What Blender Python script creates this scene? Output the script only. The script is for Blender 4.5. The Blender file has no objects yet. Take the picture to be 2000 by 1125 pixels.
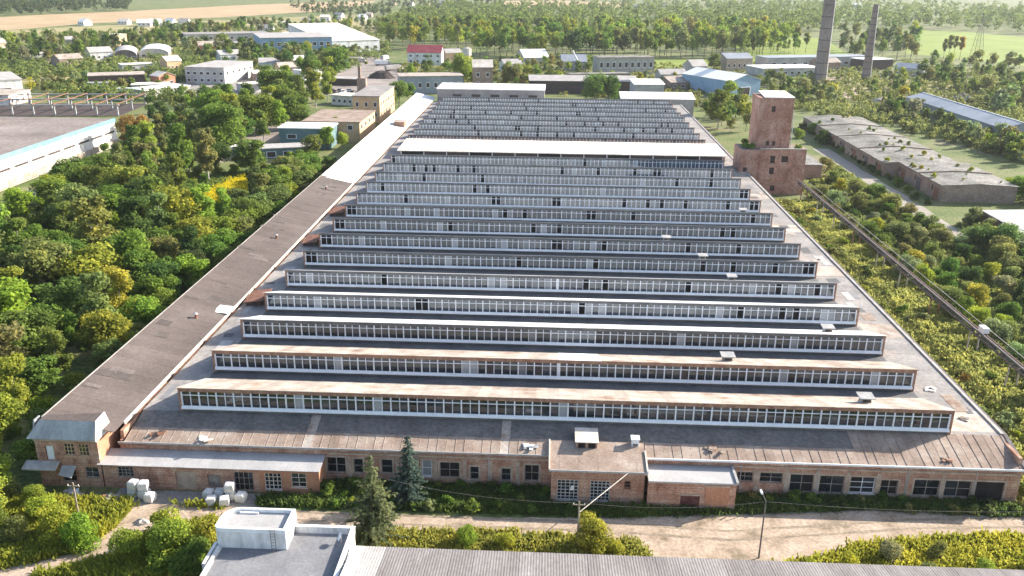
import bpy, math, random
import numpy as np
from mathutils import Matrix, Vector
random.seed(7)
RNG = np.random.default_rng(7)
SC = bpy.context.scene
COL = SC.collection
R = math.radians

# ------------------------------------------------------------------ camera
CAM_H = 60.4528229
FPX = 1702.9079
_p, _y, _r = R(19.7953069), R(-2.37109570), R(0.595764904)
F_ = np.array([math.sin(_y)*math.cos(_p), math.cos(_y)*math.cos(_p), -math.sin(_p)])
_Rt = np.array([math.cos(_y), -math.sin(_y), 0.0]); _U = np.cross(_Rt, F_)
R_ = _Rt*math.cos(_r) + _U*math.sin(_r)
U_ = -_Rt*math.sin(_r) + _U*math.cos(_r)
cam = bpy.data.cameras.new('camera'); camo = bpy.data.objects.new('camera', cam); COL.objects.link(camo)
cam.sensor_width = 36; cam.lens = 36*FPX/2000; cam.clip_start = 1; cam.clip_end = 20000
M = Matrix.Identity(4)
for i in range(3):
    M[i][0] = R_[i]; M[i][1] = U_[i]; M[i][2] = -F_[i]
M[2][3] = CAM_H
camo.matrix_world = M
SC.camera = camo

def at(px, py, z=0.0):
    """ground survey: the map position (x, y) of a spot that was measured in the photograph at height z"""
    d = F_ + R_*(px-1000)/FPX - U_*(py-562.5)/FPX
    t = (z-CAM_H)/d[2]
    return (float(t*d[0]), float(t*d[1]))

# ------------------------------------------------------------------ sky, sun, exposure
SUN = Vector((1.8, 0.85, 1.0)).normalized()
elev = math.asin(SUN.z); azi = math.atan2(SUN.x, SUN.y)
W = bpy.data.worlds.new('World'); SC.world = W; W.use_nodes = True
wn = W.node_tree.nodes; wl = W.node_tree.links
sky = wn.new('ShaderNodeTexSky'); sky.sky_type = 'NISHITA'; sky.sun_disc = False
sky.sun_elevation = elev; sky.sun_rotation = azi
sky.air_density = 1.0; sky.dust_density = 1.5; sky.ozone_density = 1.0
wn['Background'].inputs['Strength'].default_value = 0.12
wl.new(sky.outputs[0], wn['Background'].inputs['Color'])
sl = bpy.data.lights.new('sun', 'SUN'); sl.energy = 5.0; sl.angle = R(0.6); sl.color = (1.0, 0.93, 0.82)
so = bpy.data.objects.new('sun', sl); COL.objects.link(so)
so.rotation_euler = (-SUN).to_track_quat('-Z', 'Y').to_euler(); so.location = (0, 0, 200)
SC.view_settings.view_transform = 'Standard'; SC.view_settings.look = 'None'
SC.view_settings.exposure = 1.3; SC.view_settings.gamma = 1.0; SC.view_settings.use_curve_mapping = False

# ------------------------------------------------------------------ materials
MATS = {}
def nn(nt, t, **kw):
    n = nt.nodes.new(t)
    for k, v in kw.items():
        setattr(n, k, v)
    return n
def mat(name, cols, scale=0.5, rough=0.85, bump=0.0, rnd=0.0, stretch=(1, 1, 1), fine=0.35, finescale=None, spec=0.2, metallic=0.0, band=None):
    """cols: list of (pos, rgb) on a noise ramp; rnd: brightness spread from piece to piece; band: (axis, period, depth)"""
    m = bpy.data.materials.new(name); m.use_nodes = True; nt = m.node_tree; L = nt.links
    b = nt.nodes['Principled BSDF']
    b.inputs['Roughness'].default_value = rough
    b.inputs['Specular IOR Level'].default_value = spec
    b.inputs['Metallic'].default_value = metallic
    geo = nn(nt, 'ShaderNodeNewGeometry')
    mp = nn(nt, 'ShaderNodeMapping'); mp.inputs['Scale'].default_value = stretch
    L.new(geo.outputs['Position'], mp.inputs['Vector'])
    n1 = nn(nt, 'ShaderNodeTexNoise'); n1.inputs['Scale'].default_value = scale; n1.inputs['Detail'].default_value = 7
    n1.inputs['Roughness'].default_value = 0.62
    L.new(mp.outputs[0], n1.inputs['Vector'])
    cr = nn(nt, 'ShaderNodeValToRGB'); e = cr.color_ramp.elements
    while len(e) < len(cols): e.new(0.5)
    for el, (p, c) in zip(e, cols):
        el.position = p; el.color = (*c, 1)
    L.new(n1.outputs['Fac'], cr.inputs[0])
    n2 = nn(nt, 'ShaderNodeTexNoise'); n2.inputs['Scale'].default_value = finescale or scale*9; n2.inputs['Detail'].default_value = 4
    L.new(mp.outputs[0], n2.inputs['Vector'])
    mr = nn(nt, 'ShaderNodeMapRange'); mr.inputs[1].default_value = 0.3; mr.inputs[2].default_value = 0.7
    mr.inputs[3].default_value = 1-fine; mr.inputs[4].default_value = 1+fine
    L.new(n2.outputs['Fac'], mr.inputs[0])
    val = mr.outputs[0]
    if rnd:
        oi = nn(nt, 'ShaderNodeObjectInfo')
        m2 = nn(nt, 'ShaderNodeMapRange'); m2.inputs[3].default_value = 1-rnd; m2.inputs[4].default_value = 1+rnd
        L.new(oi.outputs['Random'], m2.inputs[0])
        mu = nn(nt, 'ShaderNodeMath', operation='MULTIPLY'); L.new(val, mu.inputs[0]); L.new(m2.outputs[0], mu.inputs[1]); val = mu.outputs[0]
    if band:
        ax, per, dep = band
        sx = nn(nt, 'ShaderNodeSeparateXYZ'); L.new(geo.outputs['Position'], sx.inputs[0])
        d = nn(nt, 'ShaderNodeMath', operation='DIVIDE'); L.new(sx.outputs[ax], d.inputs[0]); d.inputs[1].default_value = per
        fl = nn(nt, 'ShaderNodeMath', operation='FLOOR'); L.new(d.outputs[0], fl.inputs[0])
        wn_ = nn(nt, 'ShaderNodeTexWhiteNoise', noise_dimensions='1D'); L.new(fl.outputs[0], wn_.inputs['W'])
        m3 = nn(nt, 'ShaderNodeMapRange'); m3.inputs[3].default_value = 1-dep; m3.inputs[4].default_value = 1+dep
        L.new(wn_.outputs['Value'], m3.inputs[0])
        mu = nn(nt, 'ShaderNodeMath', operation='MULTIPLY'); L.new(val, mu.inputs[0]); L.new(m3.outputs[0], mu.inputs[1]); val = mu.outputs[0]
    vm = nn(nt, 'ShaderNodeVectorMath', operation='SCALE')
    L.new(cr.outputs[0], vm.inputs[0]); L.new(val, vm.inputs['Scale'])
    L.new(vm.outputs[0], b.inputs['Base Color'])
    if bump:
        bp = nn(nt, 'ShaderNodeBump'); bp.inputs['Strength'].default_value = bump; bp.inputs['Distance'].default_value = 0.1
        L.new(n2.outputs['Fac'], bp.inputs['Height']); L.new(bp.outputs[0], b.inputs['Normal'])
    MATS[name] = m
    return m
def two(a, b, lo=0.35, hi=0.65): return [(lo, a), (hi, b)]

mat('ground', [(0.30, (0.07, 0.10, 0.028)), (0.45, (0.12, 0.15, 0.045)), (0.58, (0.175, 0.175, 0.075)), (0.74, (0.26, 0.22, 0.14))], scale=0.06, fine=0.4, finescale=1.3, bump=0.5)
mat('dirt', [(0.32, (0.20, 0.155, 0.105)), (0.45, (0.36, 0.275, 0.20)), (0.6, (0.44, 0.345, 0.265)), (0.75, (0.50, 0.41, 0.33))], scale=0.3, fine=0.22, finescale=2.5, bump=0.4)
mat('rut', two((.21, .165, .12), (.33, .26, .19)), scale=.5, fine=.3, finescale=3)
mat('lane', [(0.3, (0.26, 0.23, 0.19)), (0.7, (0.36, 0.32, 0.27))], scale=0.3, fine=0.2, finescale=2)
mat('concrete_yard', [(0.3, (0.20, 0.18, 0.16)), (0.7, (0.34, 0.31, 0.28))], scale=0.4, fine=0.2, finescale=3)
mat('field_beige', [(0.3, (0.34, 0.235, 0.125)), (0.7, (0.45, 0.33, 0.20))], scale=0.02, fine=0.12, finescale=0.3)
mat('field_green', [(0.3, (0.155, 0.21, 0.035)), (0.7, (0.23, 0.275, 0.055))], scale=0.02, fine=0.12, finescale=0.4)
mat('meadow_dry', [(0.3, (0.19, 0.19, 0.07)), (0.5, (0.30, 0.26, 0.12)), (0.7, (0.40, 0.31, 0.19))], scale=0.03, fine=0.25, finescale=0.7)
mat('asphalt', two((0.20, 0.17, 0.15), (0.33, 0.28, 0.25)), scale=0.08, fine=0.15)
BR = [(0.28, (0.21, 0.10, 0.07)), (0.42, (0.36, 0.19, 0.13)), (0.56, (0.45, 0.27, 0.195)), (0.72, (0.51, 0.385, 0.30))]
mat('brick', BR, scale=0.7, stretch=(1, 1, .8), fine=0.32, finescale=5, bump=0.25, band=(2, .16, .16))
mat('brick_bay', [(0.3, (0.22, 0.105, 0.07)), (0.7, (0.40, 0.25, 0.17))], scale=1.5, fine=0.35, finescale=9)
mat('brick_orange', [(0.3, (0.38, 0.17, 0.10)), (0.7, (0.50, 0.27, 0.17))], scale=0.7, fine=0.25, finescale=8)
mat('brick_tower', [(0.28, (0.23, 0.105, 0.075)), (0.42, (0.36, 0.185, 0.135)), (0.58, (0.45, 0.26, 0.20)), (0.75, (0.52, 0.37, 0.30))], scale=0.35, fine=0.3, finescale=2.5, stretch=(1, 1, .6))
mat('plaster', two((0.34, 0.25, 0.19), (0.50, 0.40, 0.32)), scale=0.8, fine=0.2)
mat('tan_wall', two((0.50, 0.34, 0.20), (0.62, 0.44, 0.27)), scale=0.2, fine=0.15)
mat('roof_felt', [(0.3, (0.20, 0.185, 0.175)), (0.5, (0.27, 0.25, 0.235)), (0.72, (0.37, 0.335, 0.31))], scale=0.16, fine=0.18, finescale=1.6, bump=0.15)
mat('end_wall', two((.24, .215, .205), (.33, .30, .285)), scale=.2, fine=.15)
mat('patch_a', two((.075, .062, .056), (.115, .096, .087)), scale=.4, fine=.2)
mat('patch_b', two((.12, .098, .088), (.165, .14, .128)), scale=.4, fine=.2)
mat('felt_shaded', two((.13, .118, .11), (.20, .18, .165)), scale=.3, fine=.25, finescale=2)
mat('works_roof', [(.3, (.17, .14, .125)), (.55, (.24, .20, .18)), (.75, (.32, .275, .25))], scale=.05, fine=.2, finescale=.8)
mat('deck_grey', two((.17, .17, .18), (.24, .238, .243)), scale=.35, fine=.15, finescale=3)
mat('felt_and_shadow', two((.10, .10, .105), (.16, .155, .15)), scale=.3, fine=.2)
mat('roof_strip', [(0.3, (0.092, 0.074, 0.065)), (0.55, (0.125, 0.1, 0.09)), (0.75, (0.165, 0.138, 0.125))], scale=0.09, rnd=0.08, fine=0.14, finescale=2.2, bump=0.15)
mat('roof_white', two((0.78, 0.75, 0.71), (0.88, 0.86, 0.83)), scale=0.05, fine=0.04, rnd=0.04)
mat('sheet_brown', [(0.3, (0.225, 0.16, 0.12)), (0.5, (0.32, 0.24, 0.19)), (0.72, (0.43, 0.355, 0.29))], scale=0.3, rnd=0.11, fine=0.16, finescale=3.2, bump=0.2)
mat('sheet_rust', [(0.32, (0.24, 0.15, 0.105)), (0.42, (0.34, 0.275, 0.225)), (0.58, (0.42, 0.37, 0.32)), (0.75, (0.50, 0.46, 0.41))], scale=0.3, rnd=0.14, fine=0.18, finescale=2.6, bump=0.15)
mat('sheet_white', [(0.3, (0.55, 0.52, 0.49)), (0.5, (0.68, 0.66, 0.64)), (0.7, (0.76, 0.75, 0.73))], scale=0.2, rnd=0.06, fine=0.1, finescale=2)
mat('sheet_cream', [(0.3, (0.50, 0.41, 0.33)), (0.5, (0.66, 0.59, 0.50)), (0.7, (0.78, 0.73, 0.66))], scale=0.2, rnd=0.08, fine=0.12, finescale=2)
mat('slope_grey', [(0.3, (0.30, 0.30, 0.305)), (0.5, (0.40, 0.40, 0.40)), (0.7, (0.50, 0.49, 0.485))], scale=0.12, fine=0.15, finescale=1.5)
mat('sheet_grey', [(0.3, (0.30, 0.28, 0.26)), (0.7, (0.45, 0.42, 0.40))], scale=0.3, rnd=0.07, fine=0.12, finescale=3)
mat('slate', [(0.3, (0.34, 0.33, 0.32)), (0.7, (0.45, 0.43, 0.42))], scale=0.4, rnd=0.05, fine=0.1, finescale=4)
mat('corrugated', [(0.3, (0.16, 0.142, 0.137)), (0.5, (0.205, 0.186, 0.18)), (0.72, (0.26, 0.242, 0.236))], scale=0.35, rnd=0.12, fine=0.15, finescale=4, stretch=(1, 0.3, 1))
mat('apron', [(0.3, (0.26, 0.27, 0.285)), (0.7, (0.42, 0.43, 0.445))], scale=0.8, rnd=0.12, fine=0.12, stretch=(1, 1, 0.3), rough=0.5)
mat('white_paint', two((0.72, 0.72, 0.72), (0.82, 0.82, 0.81)), scale=0.6, fine=0.08, rough=0.6)
mat('white_wall', [(0.3, (0.44, 0.42, 0.39)), (0.45, (0.64, 0.62, 0.60)), (0.62, (0.78, 0.77, 0.75))], scale=0.5, fine=0.12, finescale=3, stretch=(1, 1, .35), rough=0.7)
mat('frame_white', two((0.66, 0.67, 0.69), (0.80, 0.80, 0.81)), scale=0.7, fine=0.12, rough=0.6)
mat('frame_old', two((0.20, 0.16, 0.135), (0.38, 0.33, 0.28)), scale=1.2, fine=0.15)
mat('blue_trim', two((0.14, 0.42, 0.66), (0.20, 0.50, 0.74)), scale=0.3, fine=0.08)
mat('blue_cladding', two((0.20, 0.32, 0.44), (0.30, 0.42, 0.54)), scale=0.1, fine=0.1)
mat('teal', two((0.10, 0.17, 0.18), (0.16, 0.235, 0.24)), scale=0.4, fine=0.15)
mat('dark_void', two((0.012, 0.011, 0.012), (0.03, 0.027, 0.027)), scale=1, fine=0.2)
mat('board_dark', two((0.05, 0.04, 0.04), (0.10, 0.075, 0.065)), scale=1.5, fine=0.3)
mat('door_red', two((0.10, 0.035, 0.035), (0.17, 0.07, 0.065)), scale=2, fine=0.3)
mat('door_wood', two((0.34, 0.22, 0.15), (0.45, 0.31, 0.22)), scale=2, fine=0.2)
mat('rust', two((0.16, 0.075, 0.05), (0.28, 0.14, 0.09)), scale=1.2, fine=0.3, rough=0.8)
mat('steel_dark', two((0.085, 0.072, 0.07), (0.17, 0.15, 0.145)), scale=0.8, fine=0.3, rough=0.7)
mat('steel_grey', two((0.30, 0.29, 0.28), (0.45, 0.43, 0.42)), scale=0.8, fine=0.2, rough=0.6)
mat('concrete', two((0.32, 0.29, 0.26), (0.47, 0.44, 0.40)), scale=0.5, fine=0.2)
mat('chimney', [(0.3, (0.20, 0.155, 0.14)), (0.7, (0.31, 0.255, 0.23))], scale=0.15, fine=0.15, stretch=(1, 1, 0.5))
mat('bag', two((0.55, 0.53, 0.50), (0.74, 0.72, 0.68)), scale=1.2, fine=0.15, rnd=0.1)
mat('roof_red', two((0.24, 0.045, 0.06), (0.33, 0.08, 0.09)), scale=0.2, fine=0.1)
mat('roof_shed', [(0.3, (0.10, 0.10, 0.075)), (0.45, (0.17, 0.16, 0.14)), (0.6, (0.245, 0.23, 0.21)), (0.75, (0.31, 0.29, 0.27))], scale=0.16, fine=0.4, finescale=1.3, rnd=0.06, bump=0.3)
mat('brick_shed', [(0.3, (0.22, 0.15, 0.115)), (0.6, (0.34, 0.25, 0.20)), (0.8, (0.42, 0.35, 0.30))], scale=0.3, fine=0.25, finescale=3)
mat('grey_wall', two((0.36, 0.34, 0.33), (0.52, 0.50, 0.48)), scale=0.15, fine=0.15)
mat('metal_barn', two((0.24, 0.26, 0.29), (0.32, 0.34, 0.38)), scale=0.1, fine=0.08, rough=0.5, rnd=0.04)
mat('bark', two((0.075, 0.055, 0.04), (0.16, 0.13, 0.10)), scale=2, fine=0.3)
mat('bark_pale', two((.30, .28, .25), (.55, .53, .50)), scale=1.5, fine=.3)
mat('wood', two((0.20, 0.16, 0.12), (0.34, 0.28, 0.22)), scale=1.5, fine=0.25)
mat('red_paint', two((0.40, 0.08, 0.06), (0.50, 0.14, 0.10)), scale=1, fine=0.1, rough=0.5)
mat('rubble', [(0.3, (0.24, 0.19, 0.16)), (0.7, (0.48, 0.43, 0.38))], scale=0.6, fine=0.4, finescale=2)
mat('tyre', two((0.02, 0.02, 0.02), (0.035, 0.035, 0.035)), scale=3)

def pane_material(key='pane', g0=.10, g1=.07, dark=1.0):
    m = bpy.data.materials.new('glass_'+key); m.use_nodes = True; nt = m.node_tree; L = nt.links
    nt.nodes.remove(nt.nodes['Principled BSDF'])
    out = nt.nodes['Material Output']
    at_ = nn(nt, 'ShaderNodeAttribute', attribute_name='v'); oi = nn(nt, 'ShaderNodeObjectInfo')
    ad = nn(nt, 'ShaderNodeMath', operation='ADD'); L.new(at_.outputs['Fac'], ad.inputs[0]); L.new(oi.outputs['Random'], ad.inputs[1])
    fr = nn(nt, 'ShaderNodeMath', operation='FRACT'); L.new(ad.outputs[0], fr.inputs[0])
    cr = nn(nt, 'ShaderNodeValToRGB'); e = cr.color_ramp.elements; e.new(0.55); e.new(0.85)
    for el, (p, c) in zip(e, [(0.0, (0.010, 0.013, 0.018)), (0.55, (0.022, 0.026, 0.032)), (0.93, (0.045, 0.05, 0.06)), (0.965, (0.30, 0.31, 0.32))]):
        el.position = p; el.color = (*c, 1)
    L.new(fr.outputs[0], cr.inputs[0])
    df = nn(nt, 'ShaderNodeBsdfDiffuse'); L.new(cr.outputs[0], df.inputs['Color'])
    gl = nn(nt, 'ShaderNodeBsdfGlossy'); gl.inputs['Roughness'].default_value = 0.06; gl.inputs['Color'].default_value = (0.82, 0.91, 1.0, 1)
    geo = nn(nt, 'ShaderNodeNewGeometry'); nz = nn(nt, 'ShaderNodeTexNoise'); nz.inputs['Scale'].default_value = 0.5
    L.new(geo.outputs['Position'], nz.inputs['Vector'])
    bp = nn(nt, 'ShaderNodeBump'); bp.inputs['Strength'].default_value = 0.15; bp.inputs['Distance'].default_value = 0.05
    L.new(nz.outputs['Fac'], bp.inputs['Height']); L.new(bp.outputs[0], gl.inputs['Normal'])
    mr = nn(nt, 'ShaderNodeMapRange'); mr.inputs[3].default_value = g0; mr.inputs[4].default_value = g1
    L.new(fr.outputs[0], mr.inputs[0])
    mx = nn(nt, 'ShaderNodeMixShader'); L.new(mr.outputs[0], mx.inputs[0]); L.new(df.outputs[0], mx.inputs[1]); L.new(gl.outputs[0], mx.inputs[2])
    L.new(mx.outputs[0], out.inputs['Surface'])
    MATS[key] = m
pane_material(); pane_material('pane_mid', .14, .08); pane_material('pane_far', .25, .16)
def leaf_material(name, trans=0.52):
    m = bpy.data.materials.new(name); m.use_nodes = True; nt = m.node_tree; L = nt.links
    nt.nodes.remove(nt.nodes['Principled BSDF']); out = nt.nodes['Material Output']
    a = nn(nt, 'ShaderNodeAttribute', attribute_name='v'); oi = nn(nt, 'ShaderNodeObjectInfo')
    cr = nn(nt, 'ShaderNodeValToRGB'); e = cr.color_ramp.elements; e.new(0.5)
    for el, (p, c) in zip(e, [(0.0, (0.55, 0.60, 0.60)), (0.5, (1.0, 1.0, 1.0)), (1.0, (1.65, 1.45, 1.1))]):
        el.position = p; el.color = (*c, 1)
    L.new(a.outputs['Fac'], cr.inputs[0])
    mu = nn(nt, 'ShaderNodeMix', data_type='RGBA', blend_type='MULTIPLY'); mu.inputs[0].default_value = 1.0
    L.new(oi.outputs['Color'], mu.inputs[6]); L.new(cr.outputs[0], mu.inputs[7])
    df = nn(nt, 'ShaderNodeBsdfDiffuse'); tr = nn(nt, 'ShaderNodeBsdfTranslucent')
    L.new(mu.outputs[2], df.inputs['Color']); L.new(mu.outputs[2], tr.inputs['Color'])
    mx = nn(nt, 'ShaderNodeMixShader'); mx.inputs[0].default_value = trans
    L.new(df.outputs[0], mx.inputs[1]); L.new(tr.outputs[0], mx.inputs[2]); L.new(mx.outputs[0], out.inputs['Surface'])
    MATS[name] = m
leaf_material('leaf')

# ------------------------------------------------------------------ helpers
def tag(o, label=None, cat=None, group=None, kind=None):
    if label: o['label'] = label
    if cat: o['category'] = cat
    if group: o['group'] = group
    if kind: o['kind'] = kind
    return o
def empty(name, loc, label=None, cat=None, group=None, rz=0.0):
    o = bpy.data.objects.new(name, None); COL.objects.link(o); o.location = loc; o.rotation_euler = (0, 0, rz)
    o.empty_display_size = 0.5
    return tag(o, label, cat, group)
def link(name, me, parent=None, loc=(0, 0, 0), rot=(0, 0, 0)):
    o = bpy.data.objects.new(name, me); COL.objects.link(o); o.parent = parent; o.location = loc; o.rotation_euler = rot
    return o
class MB:
    def __init__(s): s.v = []; s.f = []; s.mi = []; s.m = 0
    def add(s, vs, fs):
        b = len(s.v); s.v += [tuple(map(float, q)) for q in vs]
        s.f += [tuple(b+i for i in f) for f in fs]; s.mi += [s.m]*len(fs); return s
    def box(s, x0, x1, y0, y1, z0, z1):
        return s.add([(x0,y0,z0),(x1,y0,z0),(x1,y1,z0),(x0,y1,z0),(x0,y0,z1),(x1,y0,z1),(x1,y1,z1),(x0,y1,z1)],
                     [(0,3,2,1),(4,5,6,7),(0,1,5,4),(1,2,6,5),(2,3,7,6),(3,0,4,7)])
    def hexa(s, b, t):      # 4 bottom + 4 top points
        return s.add(list(b)+list(t), [(0,3,2,1),(4,5,6,7),(0,1,5,4),(1,2,6,5),(2,3,7,6),(3,0,4,7)])
    def slab(s, a, b, c, d, t):   # quad (top face a,b,c,d counter-clockwise from above), thickness t downwards
        dn = [(p[0], p[1], p[2]-t) for p in (a, b, c, d)]
        return s.hexa(dn, [a, b, c, d])
    def prism(s, poly, axis, a, b):   # polygon in the other two coords, extruded along axis
        def P(u, w, k): return (k, u, w) if axis == 'x' else ((u, k, w) if axis == 'y' else (u, w, k))
        n = len(poly)
        vs = [P(u, w, a) for u, w in poly] + [P(u, w, b) for u, w in poly]
        fs = [tuple(range(n))[::-1], tuple(range(n, 2*n))] + [(i, (i+1) % n, n+(i+1) % n, n+i) for i in range(n)]
        return s.add(vs, fs)
    def tube(s, p, q, r0, r1=None, n=8, cap=True):
        r1 = r0 if r1 is None else r1
        p, q = Vector(p), Vector(q); d = (q-p).normalized()
        u = d.orthogonal().normalized(); w = d.cross(u)
        vs = []
        for c, r in ((p, r0), (q, r1)):
            for i in range(n):
                a = 2*math.pi*i/n; vs.append(c + (u*math.cos(a)+w*math.sin(a))*r)
        fs = [(i, (i+1) % n, n+(i+1) % n, n+i) for i in range(n)]
        if cap: fs += [tuple(range(n))[::-1], tuple(range(n, 2*n))]
        return s.add(vs, fs)
    def mesh(s, name, mats):
        me = bpy.data.meshes.new(name); me.from_pydata(s.v, [], s.f)
        for k in (mats if isinstance(mats, (list, tuple)) else [mats]): me.materials.append(MATS[k])
        if isinstance(mats, (list, tuple)): me.polygons.foreach_set('material_index', s.mi)
        import bmesh
        bm = bmesh.new(); bm.from_mesh(me); bmesh.ops.recalc_face_normals(bm, faces=bm.faces); bm.to_mesh(me); bm.free()
        me.update(); return me
    def build(s, name, mats, parent=None, loc=(0, 0, 0), rot=(0, 0, 0)):
        return link(name, s.mesh(name, mats), parent, loc, rot)
def box(name, m, parent, x0, x1, y0, y1, z0, z1): return MB().box(x0, x1, y0, y1, z0, z1).build(name, m, parent)

def wall_cells(mb, u0, u1, z0, z1, holes, axis, a, b):
    """wall plate u0..u1 x z0..z1, thickness a..b along the other axis, with rectangular holes (u0,u1,z0,z1)"""
    us = sorted({u0, u1, *[h[0] for h in holes], *[h[1] for h in holes]})
    us = [u for u in us if u0 <= u <= u1]
    for i in range(len(us)-1):
        p, q = us[i], us[i+1]; mid = (p+q)/2
        hs = sorted([(h[2], h[3]) for h in holes if h[0] < mid < h[1]])
        z = z0; runs = []
        for lo, hi in hs:
            if lo > z: runs.append((z, lo))
            z = max(z, hi)
        if z < z1: runs.append((z, z1))
        for lo, hi in runs:
            if axis == 'x': mb.box(p, q, a, b, lo, hi)
            else: mb.box(a, b, p, q, lo, hi)
def window(parent, u0, u1, z0, z1, Y, nx=2, nz=2, fm='frame_old', pm='pane', fw=0.09, depth=0.14, name='window', sill=True, missing=0.0):
    """a window in a wall whose outer face lies at y = Y and looks towards -y; panes are sub-parts"""
    m = MB(); y0, y1 = Y+depth, Y+depth+0.07
    m.box(u0, u1, y0, y1, z0, z0+fw).box(u0, u1, y0, y1, z1-fw, z1)
    m.box(u0, u0+fw, y0, y1, z0+fw, z1-fw).box(u1-fw, u1, y0, y1, z0+fw, z1-fw)
    for i in range(1, nx):
        x = u0+(u1-u0)*i/nx; m.box(x-fw*.4, x+fw*.4, y0+0.004, y1-0.004, z0+fw, z1-fw)
    for j in range(1, nz):
        z = z0+(z1-z0)*j/nz; m.box(u0+fw, u1-fw, y0+0.008, y1-0.008, z-fw*.35, z+fw*.35)
    if sill: m.box(u0-0.08, u1+0.08, Y-0.07, Y+depth, z0-0.1, z0-0.003)
    w = m.build(name, fm, parent)
    for i in range(nx):
        a, b = u0+(u1-u0)*i/nx+0.03, u0+(u1-u0)*(i+1)/nx-0.03
        dm = 'dark_void' if random.random() < missing else pm
        MB().box(a, b, y1+0.005, y1+0.025, z0+0.03, z1-0.03).build('pane', dm, w)
    return w
def quadmesh(name, V, attr, m):
    """V: (N,4,3) array of quads, attr: (N,) value per face"""
    N = len(V); me = bpy.data.meshes.new(name)
    me.vertices.add(4*N); me.vertices.foreach_set('co', np.ascontiguousarray(V, dtype=np.float32).ravel())
    me.loops.add(4*N); me.loops.foreach_set('vertex_index', np.arange(4*N, dtype=np.int32))
    me.polygons.add(N); me.polygons.foreach_set('loop_start', np.arange(0, 4*N, 4, dtype=np.int32))
    a = me.attributes.new('v', 'FLOAT', 'FACE'); a.data.foreach_set('value', np.asarray(attr, dtype=np.float32))
    me.materials.append(MATS[m]); me.update(calc_edges=True); return me
def sheet(name, pts, z, m, parent=None, kind='structure', sub=0):
    me = bpy.data.meshes.new(name); me.from_pydata([(x, y, z) for x, y in pts], [], [tuple(range(len(pts)))])
    me.materials.append(MATS[m]); o = link(name, me, parent)
    if me.polygons[0].normal.z < 0: me.flip_normals()
    if kind: o['kind'] = kind
    return o
def wobble(pts, amp, step):
    """subdivide a closed outline and roughen it"""
    out = []
    for (x0, y0), (x1, y1) in zip(pts, pts[1:]+pts[:1]):
        n = max(1, int(math.hypot(x1-x0, y1-y0)/step))
        for i in range(n):
            t = i/n; out.append((x0+(x1-x0)*t+random.uniform(-amp, amp), y0+(y1-y0)*t+random.uniform(-amp, amp)))
    return out

# ------------------------------------------------------------------ the setting
g = sheet('ground', [(-3200, -300), (3200, -300), (3200, 5200), (-3200, 5200)], 0.0, 'ground')
road = [(-49, 88.2), (-30, 87.2), (-16, 87.4), (2, 87.8), (24, 90.2), (40, 92.0), (60, 91.6), (75, 95), (95, 100), (95, 97), (74, 91), (62, 88.2), (48, 86.5), (36, 84.4), (30, 81.5), (24, 79), (15, 78),
        (12.5, 80.5), (11, 83.4), (0, 84.6), (-14, 84.2), (-28, 84.6), (-38, 85.2), (-43, 83), (-45, 80), (-47, 77.5), (-52, 74.5), (-60, 72), (-60, 74.2), (-51, 78.2), (-49, 83)]
sheet('road', wobble(road, 0.28, 1.4), 0.02, 'dirt')
sheet('concrete_yard', wobble([(-52, 91), (-52, 88), (-34, 87), (-33, 91)], 0.15, 2), 0.012, 'concrete_yard')
sheet('lane', wobble([(98.5, 330), (104.5, 330), (105.5, 205), (100.5, 205)], 0.5, 6), 0.02, 'lane')
sheet('path', wobble([(66.5, 245), (69.5, 245), (70.5, 118), (68.2, 118)], 0.5, 5), 0.016, 'lane')
for off in (0, 1.7):
    c = [(-38, 85.9), (-26, 85.5), (-12, 85.4), (2, 85.5), (12, 85.2), (22, 84.6), (32, 86.2), (44, 88.2), (60, 89.4), (74, 92.6)]
    sheet('wheel_rut', wobble([(x, y+off) for x, y in c]+[(x, y+off+.42) for x, y in c[::-1]], .1, 1.0), .026, 'rut')
def pixsheet(name, pix, z, m, amp=0, step=20):
    pts = [at(x, y) for x, y in pix]
    return sheet(name, wobble(pts, amp, step) if amp else pts, z, m)
pixsheet('field', [(-40, 36), (120, 27), (250, 22), (470, 10), (740, 1), (700, 12), (600, 24), (430, 34), (300, 40), (160, 47), (60, 56), (-40, 62)], 0.05, 'field_beige', 4, 60)
pixsheet('field', [(985, 2), (1090, 1), (1240, 6), (1230, 14), (1120, 17), (980, 14)], 0.05, 'field_beige', 4, 60)
pixsheet('field', [(1780, 58), (1880, 62), (2060, 78), (2060, 135), (1960, 125), (1850, 112), (1770, 104)], 0.05, 'field_green', 2, 30)
pixsheet('field', [(1180, 122), (1260, 116), (1440, 112), (1425, 74), (1610, 74), (1660, 108), (1600, 118), (1460, 122), (1330, 132), (1250, 132)], 0.05, 'field_green', 2, 30)
pixsheet('field', [(1530, 20), (1760, 24), (1750, 30), (1540, 28)], 0.05, 'field_green', 2, 60)
pixsheet('meadow', [(-30, 136), (60, 140), (220, 150), (330, 168), (180, 186), (60, 165), (-30, 150)], 0.05, 'meadow_dry', 2, 20)
pixsheet('meadow', [(0, 60), (200, 50), (420, 40), (700, 28), (760, 60), (700, 85), (480, 100), (260, 128), (0, 120)], 0.03, 'meadow_dry', 3, 40)
pixsheet('yard', [(688, 112), (742, 112), (800, 150), (790, 188), (690, 186), (636, 186), (655, 146)], 0.04, 'asphalt', 1, 15)
pixsheet('yard', [(250, 168), (560, 150), (620, 178), (420, 192), (330, 192)], 0.035, 'concrete_yard', 1, 15)
pixsheet('track', [(1600, 150), (1640, 148), (1668, 172), (1700, 200), (1650, 192)], 0.04, 'dirt', 1, 10)
pixsheet('yard', [(1640, 150), (1860, 160), (1990, 215), (1840, 250), (1700, 205)], 0.03, 'meadow_dry', 2, 15)

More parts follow.
